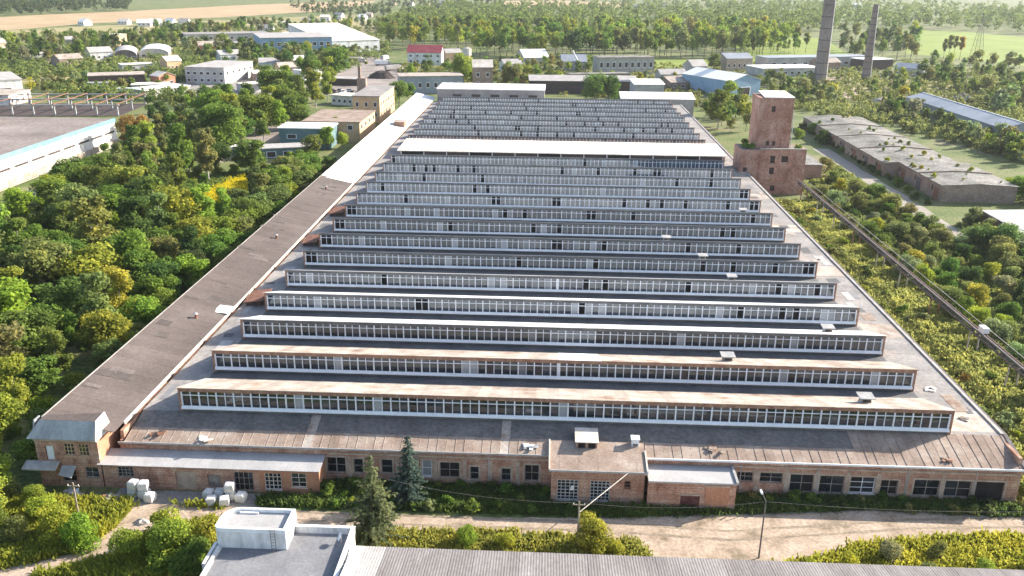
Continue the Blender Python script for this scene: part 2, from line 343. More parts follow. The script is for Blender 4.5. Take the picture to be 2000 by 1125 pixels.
# ------------------------------------------------------------------ the factory hall
HALL = empty('factory_hall', (0, 94, 0), 'huge brick factory hall covered by rows of glazed sawtooth roofs', 'factory')
ox, oy = 0, -94     # children are written in world coordinates: shift them under the parent
class HB(MB):
    def build(s, name, mats, parent=None, **k):
        o = MB.build(s, name, mats, parent or HALL, **k)
        if parent is None: o.location = (0, -94, 0)
        return o
XL, XR, ZD, ZR = -47.3, 51.4, 6.35, 9.7     # sawtooth from XL to XR, deck height, ridge height
FY = 94.2                                     # front wall
holes = [(-26.9,-24.5,1.3,3.5),(-23.5,-22.3,1.3,3.4),(-20.0,-18.6,1.4,3.4),(-17.4,-16.2,1.3,3.4),(-14.9,-13.7,1.2,3.5),(-12.7,-10.2,1.1,3.3),(-8.9,-7.8,0.9,2.8),(-5.0,-3.8,0.9,2.7),(-2.1,-0.3,1.0,3.3),
         (24.0,26.0,1.95,3.3),(26.8,29.6,1.9,3.3),(30.5,33.4,0.7,3.2),(34.1,37.1,0.65,3.15),(37.8,40.8,0.8,3.1),(41.5,43.6,0.75,2.8),(45.5,48.6,0.7,3.0),(49.2,52.4,0.7,3.0),(52.9,56.3,0.05,3.0)]
m = HB(); wall_cells(m, -53.0, 58.0, 0, 4.75, holes, 'x', FY, FY+0.45)
m.box(-53, 58, FY+0.45, FY+0.5, 0, 0.01)
m.build('front_wall', 'brick')
m = HB()
m.box(57.55, 58, FY+0.451, 396, 0, 6.1); m.box(-53, -52.55, FY+0.451, 396, 0, 6.1); m.box(-52.549, 57.549, 395.5, 396, 0, 6.1)
m.build('side_wall', 'brick')
for a, b in zip(holes[:-1], holes[1:]):
    c = (a[1]+b[0])/2
    if b[0]-a[1] < 4 and b[0]-a[1] > .6: HB().box(c-0.22, c+0.22, FY-0.06, FY-0.003, 0.05, 3.7).build('pilaster', 'plaster')
for a, b in ((-26.6, .9), (23.4, 58.05)): HB().box(a, b, FY-0.09, FY-0.002, 3.95, 4.2).build('lintel_band', 'plaster')
for i, (a, b, c, d) in enumerate(holes):
    HB().box(a-.2, a-.003, FY-.05, FY-.004, c-.1, d+.2).build('jamb', 'plaster'); HB().box(b+.003, b+.2, FY-.05, FY-.004, c-.1, d+.2).build('jamb', 'plaster'); HB().box(a-.001, b+.001, FY-.055, FY-.004, d+.003, d+.22).build('lintel', 'plaster')
    if i == 17:
        MB().box(a+.02, b-.02, FY+0.25, FY+0.3, c, d-.02).build('gate', 'dark_void', HALL, loc=(0, -94, 0)); continue
    w = window(HALL, a, b, c, d, FY, nx=2 if b-a > 1.6 else 1, nz=3 if i == 13 else 2, fm='frame_white' if i in (13, 4) else 'frame_old', missing=0.35)
    w.location = (0, -94, 0)
# deck
m = HB()
m.slab((-52.3, 99.7, ZD), (58.1, 99.7, ZD), (58.1, 396.2, ZD), (-52.3, 396.2, ZD), 0.25)
m.build('roof_deck', 'roof_felt')
m = HB(); m.box(57.75, 58.15, 99.9, 396.2, ZD+0.003, ZD+0.2); m.build('kerb_strip', 'concrete')
m = HB(); m.box(58.15, 58.5, 99.9, 396.2, ZD-0.35, ZD+0.16); m.build('gutter', 'steel_dark')
# felt laps: real strips of roofing on the deck margins
for k, y in enumerate(np.arange(100.5, 266, 6.1)):
    h = HB(); h.slab((51.9, y, ZD+.012), (57.7, y, ZD+.012), (57.7, y+5.9, ZD+.012), (51.9, y+5.9, ZD+.012), 0.01)
    h.build('felt_strip', 'roof_felt' if k % 5 else 'sheet_rust')
# front shed roof: ridged sheets sloping to the eave
E0, E1 = 93.85, 99.72; ZE, ZT = 4.98, ZD
def front_sheet(x0, x1, dz, top=E1, matn='sheet_brown'):
    y0 = E0; ze = ZE+dz; zt = ZE+dz+(ZT-ZE)*(top-E0)/(E1-E0)+.02
    h = HB(); h.slab((x0, y0, ze), (x1, y0, ze), (x1, top, zt), (x0, top, zt), 0.05)
    h.add([(x0-.03, y0, ze+.004), (x0+.03, y0, ze+.004), (x0+.03, top, zt+.004), (x0-.03, top, zt+.004), (x0, y0, ze+.045), (x0, top, zt+.045)],
          [(0, 1, 4), (1, 2, 5, 4), (2, 3, 5), (3, 0, 4, 5)])
    return h.build('roof_sheet', matn)
x = -52.2; k = 0
while x < 57.9:
    w = 1.12
    x1 = min(x+w, 58.1)
    front_sheet(x, x1, 0.0 + 0.012*(k % 3), 96.5 if x < 38 and k not in (20, 42) else E1, 'sheet_rust' if k in (20, 42) else 'sheet_brown')
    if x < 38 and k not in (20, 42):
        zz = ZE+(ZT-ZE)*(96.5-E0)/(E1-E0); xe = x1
        HB().slab((x, 96.5, zz+.012), (xe, 96.5, zz+.012), (xe, E1, ZT+.012), (x, E1, ZT+.012), .04).build('felt_strip', 'felt_shaded')  # upper felt, its darker tone painting in the first bay's cast shadow
    x = x1; k += 1
m = HB()
m.box(-53.0, 1.1, E0-0.12, E0-0.01, ZE-0.2, ZE+0.02); m.build('eave_board', 'steel_grey')
m = HB(); m.box(1.12, 58.3, E0-0.14, E0-0.01, ZE-0.16, ZE+0.07); m.build('eave_board', 'white_paint')
m = HB(); m.box(-53.0, 58.2, FY-0.28, FY-0.004, 4.45, 4.74); m.build('cornice', 'brick')
m = HB(); m.prism([(93.9, 4.75), (99.7, 4.75), (99.7, ZD-.06), (93.9, ZE-.06)], 'x', 57.6, 58.05); m.prism([(94.3, 4.75), (99.7, 4.75), (99.7, ZD-.06), (94.3, ZE-.06)], 'x', -53, -52.6); m.build('verge', 'brick')
m = HB(); m.slab((58.0, 93.7, ZE+.12), (58.5, 93.7, ZE+.12), (58.5, 99.9, ZD+.16), (58.0, 99.9, ZD+.16), .3); m.build('gutter', 'steel_dark')

# sawtooth bays
NP = 86; PW = (XR-XL-0.9)/NP; PX0 = XL+0.45
rows = [99.7+12*k for k in range(14)] + [290+12*k for k in range(9)]
slope_m = {0: 'sheet_rust', 1: 'sheet_rust', 2: 'sheet_white', 3: 'sheet_white', 4: 'slope_grey'}
pane_me = MB().box(-PW/2+.03, PW/2-.03, 0, 0.02, 0, 1).mesh('pane', 'pane')
pane_bd = MB().box(-PW/2+.03, PW/2-.03, 0, 0.02, 0, 1).mesh('pane', 'board_dark')
stuff_q = []; stuff_a = []; stuff_m = []
GZ0, GZ1 = 7.2, 9.2
for k, Y in enumerate(rows):
    bay = empty('sawtooth_bay', (0, Y-94, 0)); bay.parent = HALL
    last = k in (13, 22)
    BY = 9.75           # the slope ends at a flat valley gutter before the next bay
    sm = slope_m.get(k, 'slope_grey')
    # triangular brick gables
    for xa, xb in ((XL, XL+0.4), (XR-0.4, XR)):
        MB().prism([(0.02, ZD+.004), (BY, ZD+.004), (0.02, ZR-0.1)], 'x', xa, xb).build('gable', 'brick_bay', bay)
    # roof slope
    if k < 3:
        n = 66; w = (XR-XL+0.5)/n
        for i in range(n):
            a = XL-.25+i*w; dz = 0.012*(i % 2)
            MB().slab((a, -0.1, ZR+.04+dz), (a+w, -0.1, ZR+.04+dz), (a+w, BY, ZD+.09+dz), (a, BY, ZD+.09+dz), 0.07).build('roof_sheet', sm if not (k == 1 and 33 <= i <= 36) else 'roof_white', bay)
    else:
        h = MB(); h.slab((XL-.25, -0.1, ZR+.04), (XR+.25, -0.1, ZR+.04), (XR+.25, BY, ZD+.09), (XL-.25, BY, ZD+.09), 0.09)
        h.build('roof_slope', sm, bay)
    # fascia with peeled brick, darkened to a shadow line on rear bays, sill board, backing
    h = MB(); h.box(XL, XR, -0.04, 0.14, GZ1, ZR-.03); h.build('fascia', 'brick_bay' if k in (0, 1) else 'felt_and_shadow', bay)
    h = MB(); h.prism([(-.36, GZ0-.38), (.12, GZ0-.38), (.12, GZ0), (-.1, GZ0), (-.36, GZ0-.28)], 'x', XL+.3, XR-.3); h.build('sill', 'white_paint', bay)
    h = MB(); h.box(XL+.02, XR-.02, -0.03, 0.14, ZD+.003, GZ0-.39); h.build('plinth', 'felt_and_shadow', bay)
    h = MB(); h.box(XL, XR, 9.8, 11.9, ZD+.004, ZD+.03); h.build('valley_gutter', 'felt_and_shadow', bay)
    for xa, xb in ((XL+.003, XL+.44), (XR-.44, XR-.003)): MB().box(xa, xb, -0.09, 0.16, ZD+.01, ZR-.06).build('pier', 'brick_bay', bay)
    h = MB()
    for i in range(NP+1):
        x = PX0+i*PW; wd = (0.085 if i % 2 == 0 else 0.045)+(.03 if k > 8 else 0)
        if k in (1, 4) and i == 43: wd = 0.24
        h.box(x-wd, x+wd, -0.12 if i % 2 == 0 else -0.09, 0.06, GZ0, GZ1+.0)
    zt = 8.72
    h.box(PX0, PX0+NP*PW, -0.075, 0.05, zt-.05, zt+.05)
    h.build('window_frame', 'frame_white', bay)
    h = MB(); h.box(XL+.45, XR-.45, 0.5, 0.56, GZ0-.6, GZ1+.1); h.build('dark_backing', 'dark_void', bay)  # plain near-black sheet behind the panes
    rng = random.Random(100+k)
    for i in range(NP):
        xc = PX0+(i+.5)*PW
        brk = (rng.random() < (0.015 if k < 3 else 0.07)) or (k in (6, 7, 8, 5) and i in (0, 1)) or (k in (6, 9) and i in (42, 43)) or (k in (5, 9, 10) and i in (84, 85))
        if k < 3:
            o = link('pane', pane_bd if brk else pane_me, bay, (xc, 0.03, GZ0)); o.scale = (1, 1, GZ1-GZ0)
        else:
            tilt = rng.uniform(-.012, .012)
            if brk: continue
            stuff_q.append([(xc-PW/2, Y+.04, GZ0), (xc+PW/2, Y+.04+tilt*.3, GZ0), (xc+PW/2, Y+.04+tilt, GZ1), (xc-PW/2, Y+.04+tilt, GZ1)]); stuff_a.append(min(.98, max(.02, .5+.3*math.sin(i*.11+k*1.7)*math.sin(i*.043+k)+rng.gauss(0, .24)))); stuff_m.append(0 if k < 9 else 1)
me = quadmesh('window_panes', np.array(stuff_q), stuff_a, 'pane_mid'); me.materials.append(MATS['pane_far']); me.polygons.foreach_set('material_index', stuff_m)
o = link('window_panes', me, HALL, (0, -94, 0)); o['kind'] = 'stuff'
# the taller cross bay
CB = empty('cross_bay', (0, 268-94, 0)); CB.parent = HALL
h = MB(); h.slab((-47.2, -0.9, 8.75), (54.4, -0.9, 8.75), (54.4, 17.6, 9.15), (-47.2, 17.6, 9.15), 0.25); h.build('roof', 'sheet_cream', CB)
h = MB(); h.box(-46.6, 53.9, 0, 17.2, ZD+.003, 6.75); h.box(-46.6, -46.2, 0.004, 17.2, 6.75, 8.45); h.box(53.5, 53.9, 0.004, 17.2, 6.75, 8.45); h.box(-46.1, 53.4, 16.8, 17.2, 6.75, 8.5); h.build('wall', 'brick_bay', CB)
h = MB()
for i in range(15): h.box(-46.1+i*7.1-.12, -46.1+i*7.1+.12, -0.06, 0.25, 6.76, 8.4)
h.build('pillar', 'frame_white', CB)
for i in range(14): MB().box(-46.1+i*7.1+.16, -46.1+i*7.1+6.9, 0.1, 0.14, 6.78, 8.38).build('pane', 'board_dark' if i % 3 else 'dark_void', CB)
# block at the far end
FB = empty('end_block', (0, 410-94, 0)); FB.parent = HALL
h = MB(); h.box(-51, -2.8, -13.4, 8, ZD+.003, 11.6); h.box(-51.001, -2.799, -14, 8, 0, ZD-.3); h.build('wall', 'end_wall', FB)
h = MB(); h.box(-51.3, -2.5, -13.7, 8.3, 11.603, 11.95); h.build('roof', 'roof_white', FB)
for i in range(5): MB().box(-44+i*8.5, -40+i*8.5, -13.45, -13.404, 8.4, 9.5).build('window', 'board_dark', FB)
h = MB(); h.slab((32, -4, 7.6), (66, -4, 7.6), (66, 8, 9.2), (32, 8, 9.2), .3); h.build('roof', 'roof_white', FB)
h = MB(); h.box(32.5, 65.5, -3.6, 7.6, 0, 7.25); h.build('wall', 'grey_wall', FB)
rp = random.Random(31)
for i in range(46):
    if i < 30: x = rp.uniform(52.4, 56.6); y = rp.uniform(101, 262)
    else: x = rp.uniform(-51.2, -48.6); y = rp.uniform(102, 262)
    a, b = rp.uniform(.4, 1.2), rp.uniform(.5, 2.4); z = ZD+.03+.002*(i % 9)
    h = HB(); h.slab((x-a*rp.uniform(.7, 1), y-b, z), (x+a, y-b*rp.uniform(.8, 1), z), (x+a*rp.uniform(.8, 1), y+b, z), (x-a, y+b*rp.uniform(.7, 1), z), .012); h.build('roof_patch', rp.choice(['felt_and_shadow', 'slate', 'sheet_rust', 'roof_felt', 'deck_grey']))
for x in (-25.6, -15.6, -6.6, 24.4, 33.75, 44.6, 52.65): HB().tube((x, FY-.12, .2), (x, FY-.12, 4.4), .06, n=6).build('downpipe', 'steel_grey')
# vents, dormer and loose things on the roof
def vent(x, y, z, s, label):
    e = empty('roof_vent', (x, y, z), label, 'vent', 'vents on the hall roof')
    MB().hexa([(-.7*s,-.6*s,-.3),(.7*s,-.6*s,-.3),(.7*s,.6*s,-.3),(-.7*s,.6*s,-.3)], [(-.6*s,-.5*s,.75*s),(.6*s,-.5*s,.75*s),(.6*s,.5*s,.75*s),(-.6*s,.5*s,.75*s)]).build('shaft', 'concrete', e)
    MB().box(-.5*s, .5*s, -.62*s, -.58*s, .3*s, .6*s).build('louvre', 'board_dark', e)
    MB().slab((-1.0*s,-.9*s,.95*s),(1.0*s,-.9*s,.95*s),(1.0*s,.9*s,1.05*s),(-1.0*s,.9*s,1.05*s), .12*s).build('cap', 'steel_grey', e)
    for sx in (-.5, .5): MB().box(sx*s-.05, sx*s+.05, -.05, .05, .75*s, .86*s).build('post', 'steel_dark', e)
    return e
def slope_z(k, y): return ZR + (ZD-ZR)*(y-rows[k])/9.75 + .1
for (k, x, dy, s, lb) in [(0, 42.0, 4.5, 1.0, 'capped concrete vent on the foremost sawtooth slope near its right gable'), (1, 26.4, 4.5, 1.0, 'capped concrete vent on the second sawtooth slope'),
        (2, 44.3, 5.0, 0.95, 'capped pale vent on the third sawtooth slope beside its gable'), (4, 33.6, 3.5, .9, 'small capped vent on the fifth sawtooth slope'),
        (5, 30.0, 2.0, .9, 'small capped vent low on the sixth sawtooth slope'), (6, 24.5, 2.0, .9, 'small capped vent on the seventh sawtooth slope'), (8, 45, 2.0, .9, 'small capped vent on the ninth sawtooth slope')]:
    vent(x, rows[k]+dy, slope_z(k, rows[k]+dy), s, lb)
def shed_z(y): return ZE+(ZT-ZE)*(y-E0)/(E1-E0)+.05
e = empty('roof_dormer', (5.5, 95.0, 5.1), 'brown double-window dormer on the front shed roof', 'dormer')
MB().box(-1.3, 1.3, 0, 2.6, 0, 1.25).build('cheek', 'sheet_brown', e)
MB().slab((-1.45, -.35, 1.36), (1.45, -.35, 1.36), (1.45, 2.9, 1.6), (-1.45, 2.9, 1.6), .1).build('roof', 'sheet_cream', e)
for sx in (-.62, .62):
    w = MB().box(sx-.5, sx+.5, -.06, -.004, .3, 1.15).build('window', 'rust', e)
    MB().box(sx-.4, sx+.4, -.09, -.063, .4, 1.05).build('pane', 'dark_void', w)
e = empty('vent_box', (11.5, 95.9, shed_z(95.9)), 'white upright metal vent box on the front shed roof', 'vent')
MB().box(-.45, .45, -.4, .4, -.15, 1.0).build('case', 'white_paint', e)
MB().slab((-.55, -.5, 1.1), (.55, -.5, 1.1), (.55, .5, 1.2), (-.55, .5, 1.2), .1).build('cap', 'white_paint', e)
MB().box(-.3, .3, -.43, -.403, .15, .45).build('grille', 'steel_dark', e)
def junk(name, label, cat, x, y, z, mats, n, spread, s):
    e = empty(name, (x, y, z), label, cat)
    for i in range(n):
        a = random.uniform(0, 3.14); l = random.uniform(.5, 1.3)*s; w = random.uniform(.2, .6)*s
        MB().hexa([(-l,-w,0),(l,-w,0.02),(l*.9,w,0),(-l,w,.03)], [(-l*.9,-w,.1*s),(l,-w*.8,.18*s),(l*.8,w,.1*s),(-l*.8,w*.9,.16*s)]).build('scrap', mats[i % len(mats)], e, loc=(random.uniform(-spread, spread), random.uniform(-spread, spread)*.6, .05+.05*i*s), rot=(0, 0.06*random.uniform(-1, 1), a))
    return e
junk('sheet_pile', 'crumpled white sheet pile at the eave beside the projecting brick bay', 'scrap pile', -1.6, 94.9, shed_z(94.9), ['white_paint', 'steel_grey', 'white_paint'], 5, .9, .8)
junk('plank_pile', 'rusty plank pile lying at the eave above the tarred annex', 'scrap pile', 21.5, 95.5, shed_z(95.5), ['rust', 'wood', 'sheet_brown'], 6, 1.3, .6)
junk('scrap_pile', 'dark rusty scrap heap on the roof corner beside the long wing', 'scrap pile', -48.6, 95.4, shed_z(95.4), ['rust', 'board_dark'], 5, .7, .6)
junk('rag_pile', 'pale torn sheeting on the shed roof above the lean-to', 'scrap pile', -42.0, 94.7, shed_z(94.7), ['white_paint', 'sheet_cream', 'bag'], 5, 1.2, .55)
junk('paper_pile', 'white torn sheets lying by the foremost bay on the right roof margin', 'scrap pile', 54.2, 112.5, ZD+.02, ['white_paint', 'bag'], 4, .9, .6)
junk('board_pile', 'pale boards lying on the right roof margin beside the gutter', 'scrap pile', 55.5, 104.0, ZD+.02, ['white_paint', 'wood'], 4, .9, .6)
junk('brick_pile', 'small dark brick pile near the right end of the eave', 'scrap pile', 49.3, 94.9, shed_z(94.9), ['brick', 'board_dark'], 5, .4, .4)
for (x, y, lb) in [(-49.9, 199, 'rusty lean-to canopy on the ninth bay beside the wing'), (-49.8, 175, 'rusty lean-to canopy on the seventh bay beside the wing'), (-50.2, 140, 'rusty crooked canopy with weeds beside the fourth bay')]:
    e = empty('rust_canopy', (x, y-2, ZD), lb, 'canopy')
    MB().slab((-1.6, -.5, .75), (1.8, -.5, 1.2), (1.8, 5.2, 1.35), (-1.6, 5.2, .9), .12).build('roof', 'rust', e)
    MB().box(-1.3, 1.5, 0, .3, 0, .7).build('wall', 'board_dark', e); MB().box(-1.3, 1.5, 4.5, 4.8, 0, .75).build('wall', 'brick_bay', e)

# ------------------------------------------------------------------ the long side wing with its two-storey end block
WG = empty('side_wing', (-57, 91, 0), 'long brick side wing with dark felt then white mono-pitch roof', 'building')
class WB(MB):
    def build(s, name, mats, parent=None, **k):
        o = MB.build(s, name, mats, parent or WG, **k)
        if parent is None: o.location = (57, -91, 0)
        return o
wx0, wx1, wz0, wz1 = -61.2, -52.7, 8.9, 7.0
def wz(x): return wz0+(wz1-wz0)*(x-wx0)/(wx1-wx0)
h = WB(); h.box(wx0+.2, wx0+.6, 93.2, 395, 0, 8.55); h.box(wx1-.45, wx1-.1, 97, 395, ZD+.005, 6.75); h.box(wx0+.6, wx1-.45, 394.6, 395, 0, 6.9); h.build('side_wall', 'brick')
y = 92.6; k = 0
while y < 229:
    y1 = min(y+2.05, 229.4); dz = .012*(k % 2)
    h = WB(); h.slab((wx0, y, wz0+dz), (wx1, y, wz1+dz), (wx1, y1, wz1+dz), (wx0, y1, wz0+dz), .1); h.build('roof_strip', 'roof_strip'); y = y1; k += 1
while y < 396:
    y1 = y+8.3; dz = .02*(k % 2)
    h = WB(); h.slab((wx0-.1, y, wz0+.02+dz), (wx1+.1, y, wz1+.02+dz), (wx1+.1, y1, wz1+.02+dz), (wx0-.1, y1, wz0+.02+dz), .12); h.build('roof_strip', 'roof_white'); y = y1; k += 1
h = WB(); h.box(wx0-.14, wx0-.005, 92.4, 396, wz0-.2, wz0+.06); h.build('edge_flashing', 'concrete')
h = WB(); h.box(wx1+.005, wx1+.2, 95.2, 396, wz1-.35, wz1+.06); h.build('edge_flashing', 'sheet_cream')
h = WB(); h.slab((-60, 228.2, wz(-60)+.06), (-53, 228.4, wz(-53)+.06), (-53, 233, wz(-53)+.06), (-57, 231, wz(-57)+.06), .05); h.build('roof_strip', 'roof_white')
# end block
ex0, ex1, ey = -62.0, -54.2, 91.2
eh = [(-60.9,-59.8,3.6,5.6),(-58.5,-57.2,4.35,6.0),(-56.7,-55.4,4.3,5.95),(-59.3,-57.5,0.6,2.5),(-56.3,-54.6,1.3,2.8)]
h = WB(); wall_cells(h, ex0, ex1, 0, 6.9, eh, 'x', ey, ey+.4); h.build('front_wall', 'brick')
h = WB(); h.box(ex1-.4, ex1, ey+.401, 96.6, 0, 6.4); h.build('end_wall', 'brick_orange')
h = WB(); h.box(ex0, ex0+.4, ey+.401, 96.6, 0, 6.9); h.build('end_wall', 'brick')
for i in range(9):
    a = -62.6+i*(8.4/9); b = a+8.4/9
    def ax(x, t): return x + (0.0 if t == 0 else (-61.1-(-62.6))*(1-(x+62.6)/8.4) + (-54.2+54.2)*0)
    h = WB(); h.slab((a, 90.7, 6.85), (b, 90.7, 6.85), (ax(b, 1), 91.6, 8.95), (ax(a, 1), 91.6, 8.95), .08); h.build('apron_sheet', 'apron')
h = WB(); h.slab((-61.1, 91.6, 8.97), (-54.2, 91.6, 8.97), (-54.2, 93.6, 9.1), (-61.1, 92.8, 8.99), .08); h.build('cap', 'roof_strip')
h = WB(); h.prism([(90.8, 6.6), (94.9, 6.35), (93.8, 9.12), (91.55, 8.99)], 'x', -54.19, -54.08); h.build('white_cheek', 'white_paint')
h = WB(); h.prism([(90.8, 6.8), (92.8, 6.9), (92.8, 8.9), (91.6, 8.9)], 'x', -61.9, -61.75); h.build('cheek', 'apron')
h = WB(); h.box(ex0-.1, ex1, ey-.12, ey-.003, 6.35, 6.6); h.build('cornice', 'plaster')
d = MB().box(-60.8, -59.9, ey+.2, ey+.26, 3.62, 5.55).build('door', 'white_paint', WG, loc=(57, -91, 0))
for q, a in enumerate(eh[1:]):
    w = window(WG, *a, ey, nx=3 if q < 2 else 2, nz=3 if q < 2 else 2, fm='tan_wall' if q < 2 else 'frame_old', missing=.4); w.location = (57, -91, 0)
h = WB(); h.slab((-63.4, 89.8, 3.1), (-59.2, 89.8, 3.1), (-59.2, 91.15, 3.55), (-63.4, 91.15, 3.55), .15); h.build('balcony_slab', 'concrete')
h = WB(); h.slab((-59.0, 90.0, 2.3), (-57.2, 89.6, 2.2), (-57.2, 91.1, 3.0), (-59.0, 91.1, 3.0), .06); h.build('canopy', 'steel_grey')
rp = random.Random(32)
for i in range(34):
    x = rp.uniform(-60, -54); y = rp.uniform(97, 224); a, b = rp.uniform(.5, 2.2), rp.uniform(.3, 1.1); z = .035+.002*(i % 9)
    h = WB(); h.slab((x-a, y-b, wz(x-a)+z), (x+a, y-b*.9, wz(x+a)+z), (x+a*.9, y+b, wz(x+a*.9)+z), (x-a*.95, y+b, wz(x-a*.95)+z), .012); h.build('roof_patch', rp.choice(['patch_a', 'roof_strip', 'patch_b', 'patch_a']))
e = empty('roof_hatch', (-55.2, 320, wz(-55.2)), 'brown box hatch on the white part of the wing roof', 'hatch')
MB().box(-1.9, 1.9, -2, 3, -.3, 1.6).build('case', 'brick_bay', e); MB().slab((-2.1, -2.2, 1.75), (2.1, -2.2, 1.7), (2.1, 3.2, 1.7), (-2.1, 3.2, 1.75), .12).build('lid', 'sheet_rust', e)
for (x, y, lb) in [(-56.2, 128.2, 'rusty round-necked pipe stub with a long shadow on the felt wing roof'), (-56.6, 173, 'leaning rusty pipe stub on the middle of the felt wing roof'), (-57, 217, 'low pipe stub near the white part of the wing roof')]:
    e = empty('roof_pipe', (x, y, wz(x)), lb, 'roof pipe')
    MB().tube((0, 0, -.2), (0, 0, .75), .22, n=10).build('neck', 'rust', e); MB().tube((0, 0, .76), (0, 0, .95), .42, .1, n=10).build('cowl', 'steel_grey', e)
e = empty('loose_sheet', (-53.6, 133.3, 7.35), 'white loose square sheet on the edge of the felt wing roof', 'sheet')
MB().slab((-1.35, -1.3, .1), (1.4, -1.5, -.1), (1.5, 1.5, 0), (-1.2, 1.7, .2), .05).build('panel', 'roof_white', e)

# ------------------------------------------------------------------ annexes along the front
LT = empty('lean_to', (-40, 91, 0), 'low brick lean-to with grey slate roof in the yard', 'annex')
class LB(MB):
    def build(s, name, mats, parent=None, **k):
        o = MB.build(s, name, mats, parent or LT, **k)
        if parent is None: o.location = (40, -91, 0)
        return o
lh = [(-52.2,-50.2,1.6,3.0),(-45.0,-42.5,0.05,2.6),(-41.0,-39.4,0.4,2.3),(-37.7,-35.3,0.2,2.8),(-33.9,-31.8,0.45,2.8),(-30.6,-28.7,0.9,2.9)]
h = LB(); wall_cells(h, -54, -34.6, 0, 3.32, lh, 'x', 91.2, 91.5); h.build('front_wall', 'brick')
h = LB(); wall_cells(h, -34.599, -27.4, 0, 3.32, lh, 'x', 91.2, 91.5); h.build('front_wall', 'brick_orange')
h = LB(); h.prism([(91.2, 0), (94.1, 0), (94.1, 3.75), (91.2, 3.32)], 'x', -27.39, -27.1); h.build('end_wall', 'brick_orange')
h = LB(); h.prism([(91.51, 0), (94.1, 0), (94.1, 3.75), (91.51, 3.32)], 'x', -54.0, -53.75); h.build('end_wall', 'brick')
x = -54.5; k = 0
while x < -27:
    x1 = min(x+1.38, -26.95)
    h = LB(); h.slab((x, 90.85, 3.4+.01*(k % 2)), (x1, 90.85, 3.4+.01*(k % 2)), (x1, 94.12, 3.85+.01*(k % 2)), (x, 94.12, 3.85+.01*(k % 2)), .06); h.build('roof_sheet', 'slate'); x = x1; k += 1
for i, a in enumerate(lh):
    if i in (1, 2):
        MB().box(a[0]+.02, a[1]-.02, 91.38, 91.44, a[2], a[3]-.02).build('door', 'plaster' if i == 1 else 'frame_old', LT, loc=(40, -91, 0)); continue
    w = window(LT, *a, 91.2, nx=4 if i != 5 else 2, nz=4 if i == 4 else 3, fm='frame_old' if i < 4 else 'sheet_cream', missing=.3, depth=.1); w.location = (40, -91, 0)

BK = empty('brick_bay_block', (6.8, 91.4, 0), 'projecting brick bay with brown sheet roof and bricked glass-block windows', 'annex')
class BB(MB):
    def build(s, name, mats, parent=None, **k):
        o = MB.build(s, name, mats, parent or BK, **k)
        if parent is None: o.location = (-6.8, -91.4, 0)
        return o
bh = [(1.9,4.5,0.3,3.1),(5.9,8.3,0.3,3.1),(10.0,10.8,2.2,3.2)]
h = BB(); wall_cells(h, 1.2, 12.4, 0, 4.5, bh, 'x', 91.4, 91.8); h.build('front_wall', 'brick')
h = BB(); h.box(1.2, 1.55, 91.801, 94.15, 0, 4.9); h.box(12.05, 12.4, 91.801, 94.15, 0, 4.9); h.build('end_wall', 'brick')
h = BB(); h.box(1.0, 12.6, 91.1, 91.39, 4.2, 4.52); h.build('cornice', 'brick')
for i in range(10):
    a = 1.0+i*1.16; z0 = ZE+(ZT-ZE)*(91.0-E0)/(E1-E0)+.22
    h = BB(); h.slab((a, 91.0, 4.72+.012*(i % 2)), (a+1.16, 91.0, 4.72+.012*(i % 2)), (a+1.16, 96.2, 5.72+.012*(i % 2)), (a, 96.2, 5.72+.012*(i % 2)), .06); h.build('roof_sheet', 'sheet_brown')
h = BB(); h.slab((.85, 90.95, 4.86), (1.02, 90.95, 4.86), (1.02, 96.2, 5.9), (.85, 96.2, 5.9), .3); h.slab((12.56, 90.95, 4.9), (12.74, 90.95, 4.9), (12.74, 94.6, 5.6), (12.56, 94.6, 5.6), .5); h.build('verge', 'sheet_cream')
h = BB(); h.box(.9, 12.7, 90.86, 90.99, 4.5, 4.74); h.build('eave_board', 'steel_grey')
for i, a in enumerate(bh):
    fm = 'grey_wall' if i < 2 else 'rust'
    w = window(BK, *a, 91.4, nx=5 if i < 2 else 1, nz=6 if i < 2 else 2, fm=fm, depth=.08, fw=.11, missing=.35); w.location = (-6.8, -91.4, 0)
h = BB(); h.add([(3.5, 91.3, 1.7), (4.0, 91.3, 1.75), (3.95, 91.3, 2.4), (3.6, 91.3, 2.3), (3.5, 91.36, 1.7), (4.0, 91.36, 1.75), (3.95, 91.36, 2.4), (3.6, 91.36, 2.3)], [(0,1,2,3),(4,7,6,5),(0,4,5,1),(1,5,6,2),(2,6,7,3),(3,7,4,0)]); h.build('white_patch', 'white_paint')
AX = empty('tarred_annex', (17.8, 90.6, 0), 'low brick annex with flat grey felt roof and dark red door', 'annex')
class AB(MB):
    def build(s, name, mats, parent=None, **k):
        o = MB.build(s, name, mats, parent or AX, **k)
        if parent is None: o.location = (-17.8, -90.6, 0)
        return o
ah = [(16.7,19.0,0.05,2.0)]
h = AB(); wall_cells(h, 12.75, 23.2, 0, 3.7, ah, 'x', 90.6, 90.95); h.build('front_wall', 'brick')
h = AB(); h.prism([(90.951, 0), (94.15, 0), (94.15, 3.8), (90.951, 3.7)], 'x', 22.85, 23.2); h.build('end_wall', 'brick_orange')
h = AB(); h.slab((12.76, 90.4, 3.92), (23.25, 90.4, 3.92), (23.25, 94.1, 4.06), (12.76, 94.1, 4.06), .2); h.build('roof', 'slate')
h = AB(); h.slab((23.1, 90.35, 4.12), (23.4, 90.35, 4.12), (23.4, 94.1, 4.26), (23.1, 94.1, 4.26), .3); h.build('verge', 'steel_grey')
AB().box(16.72, 18.98, 90.72, 90.78, .05, 1.98).build('door', 'door_red', None)
AB().box(16.5, 19.2, 90.5, 90.597, 2.0, 2.18).build('lintel', 'plaster', None)
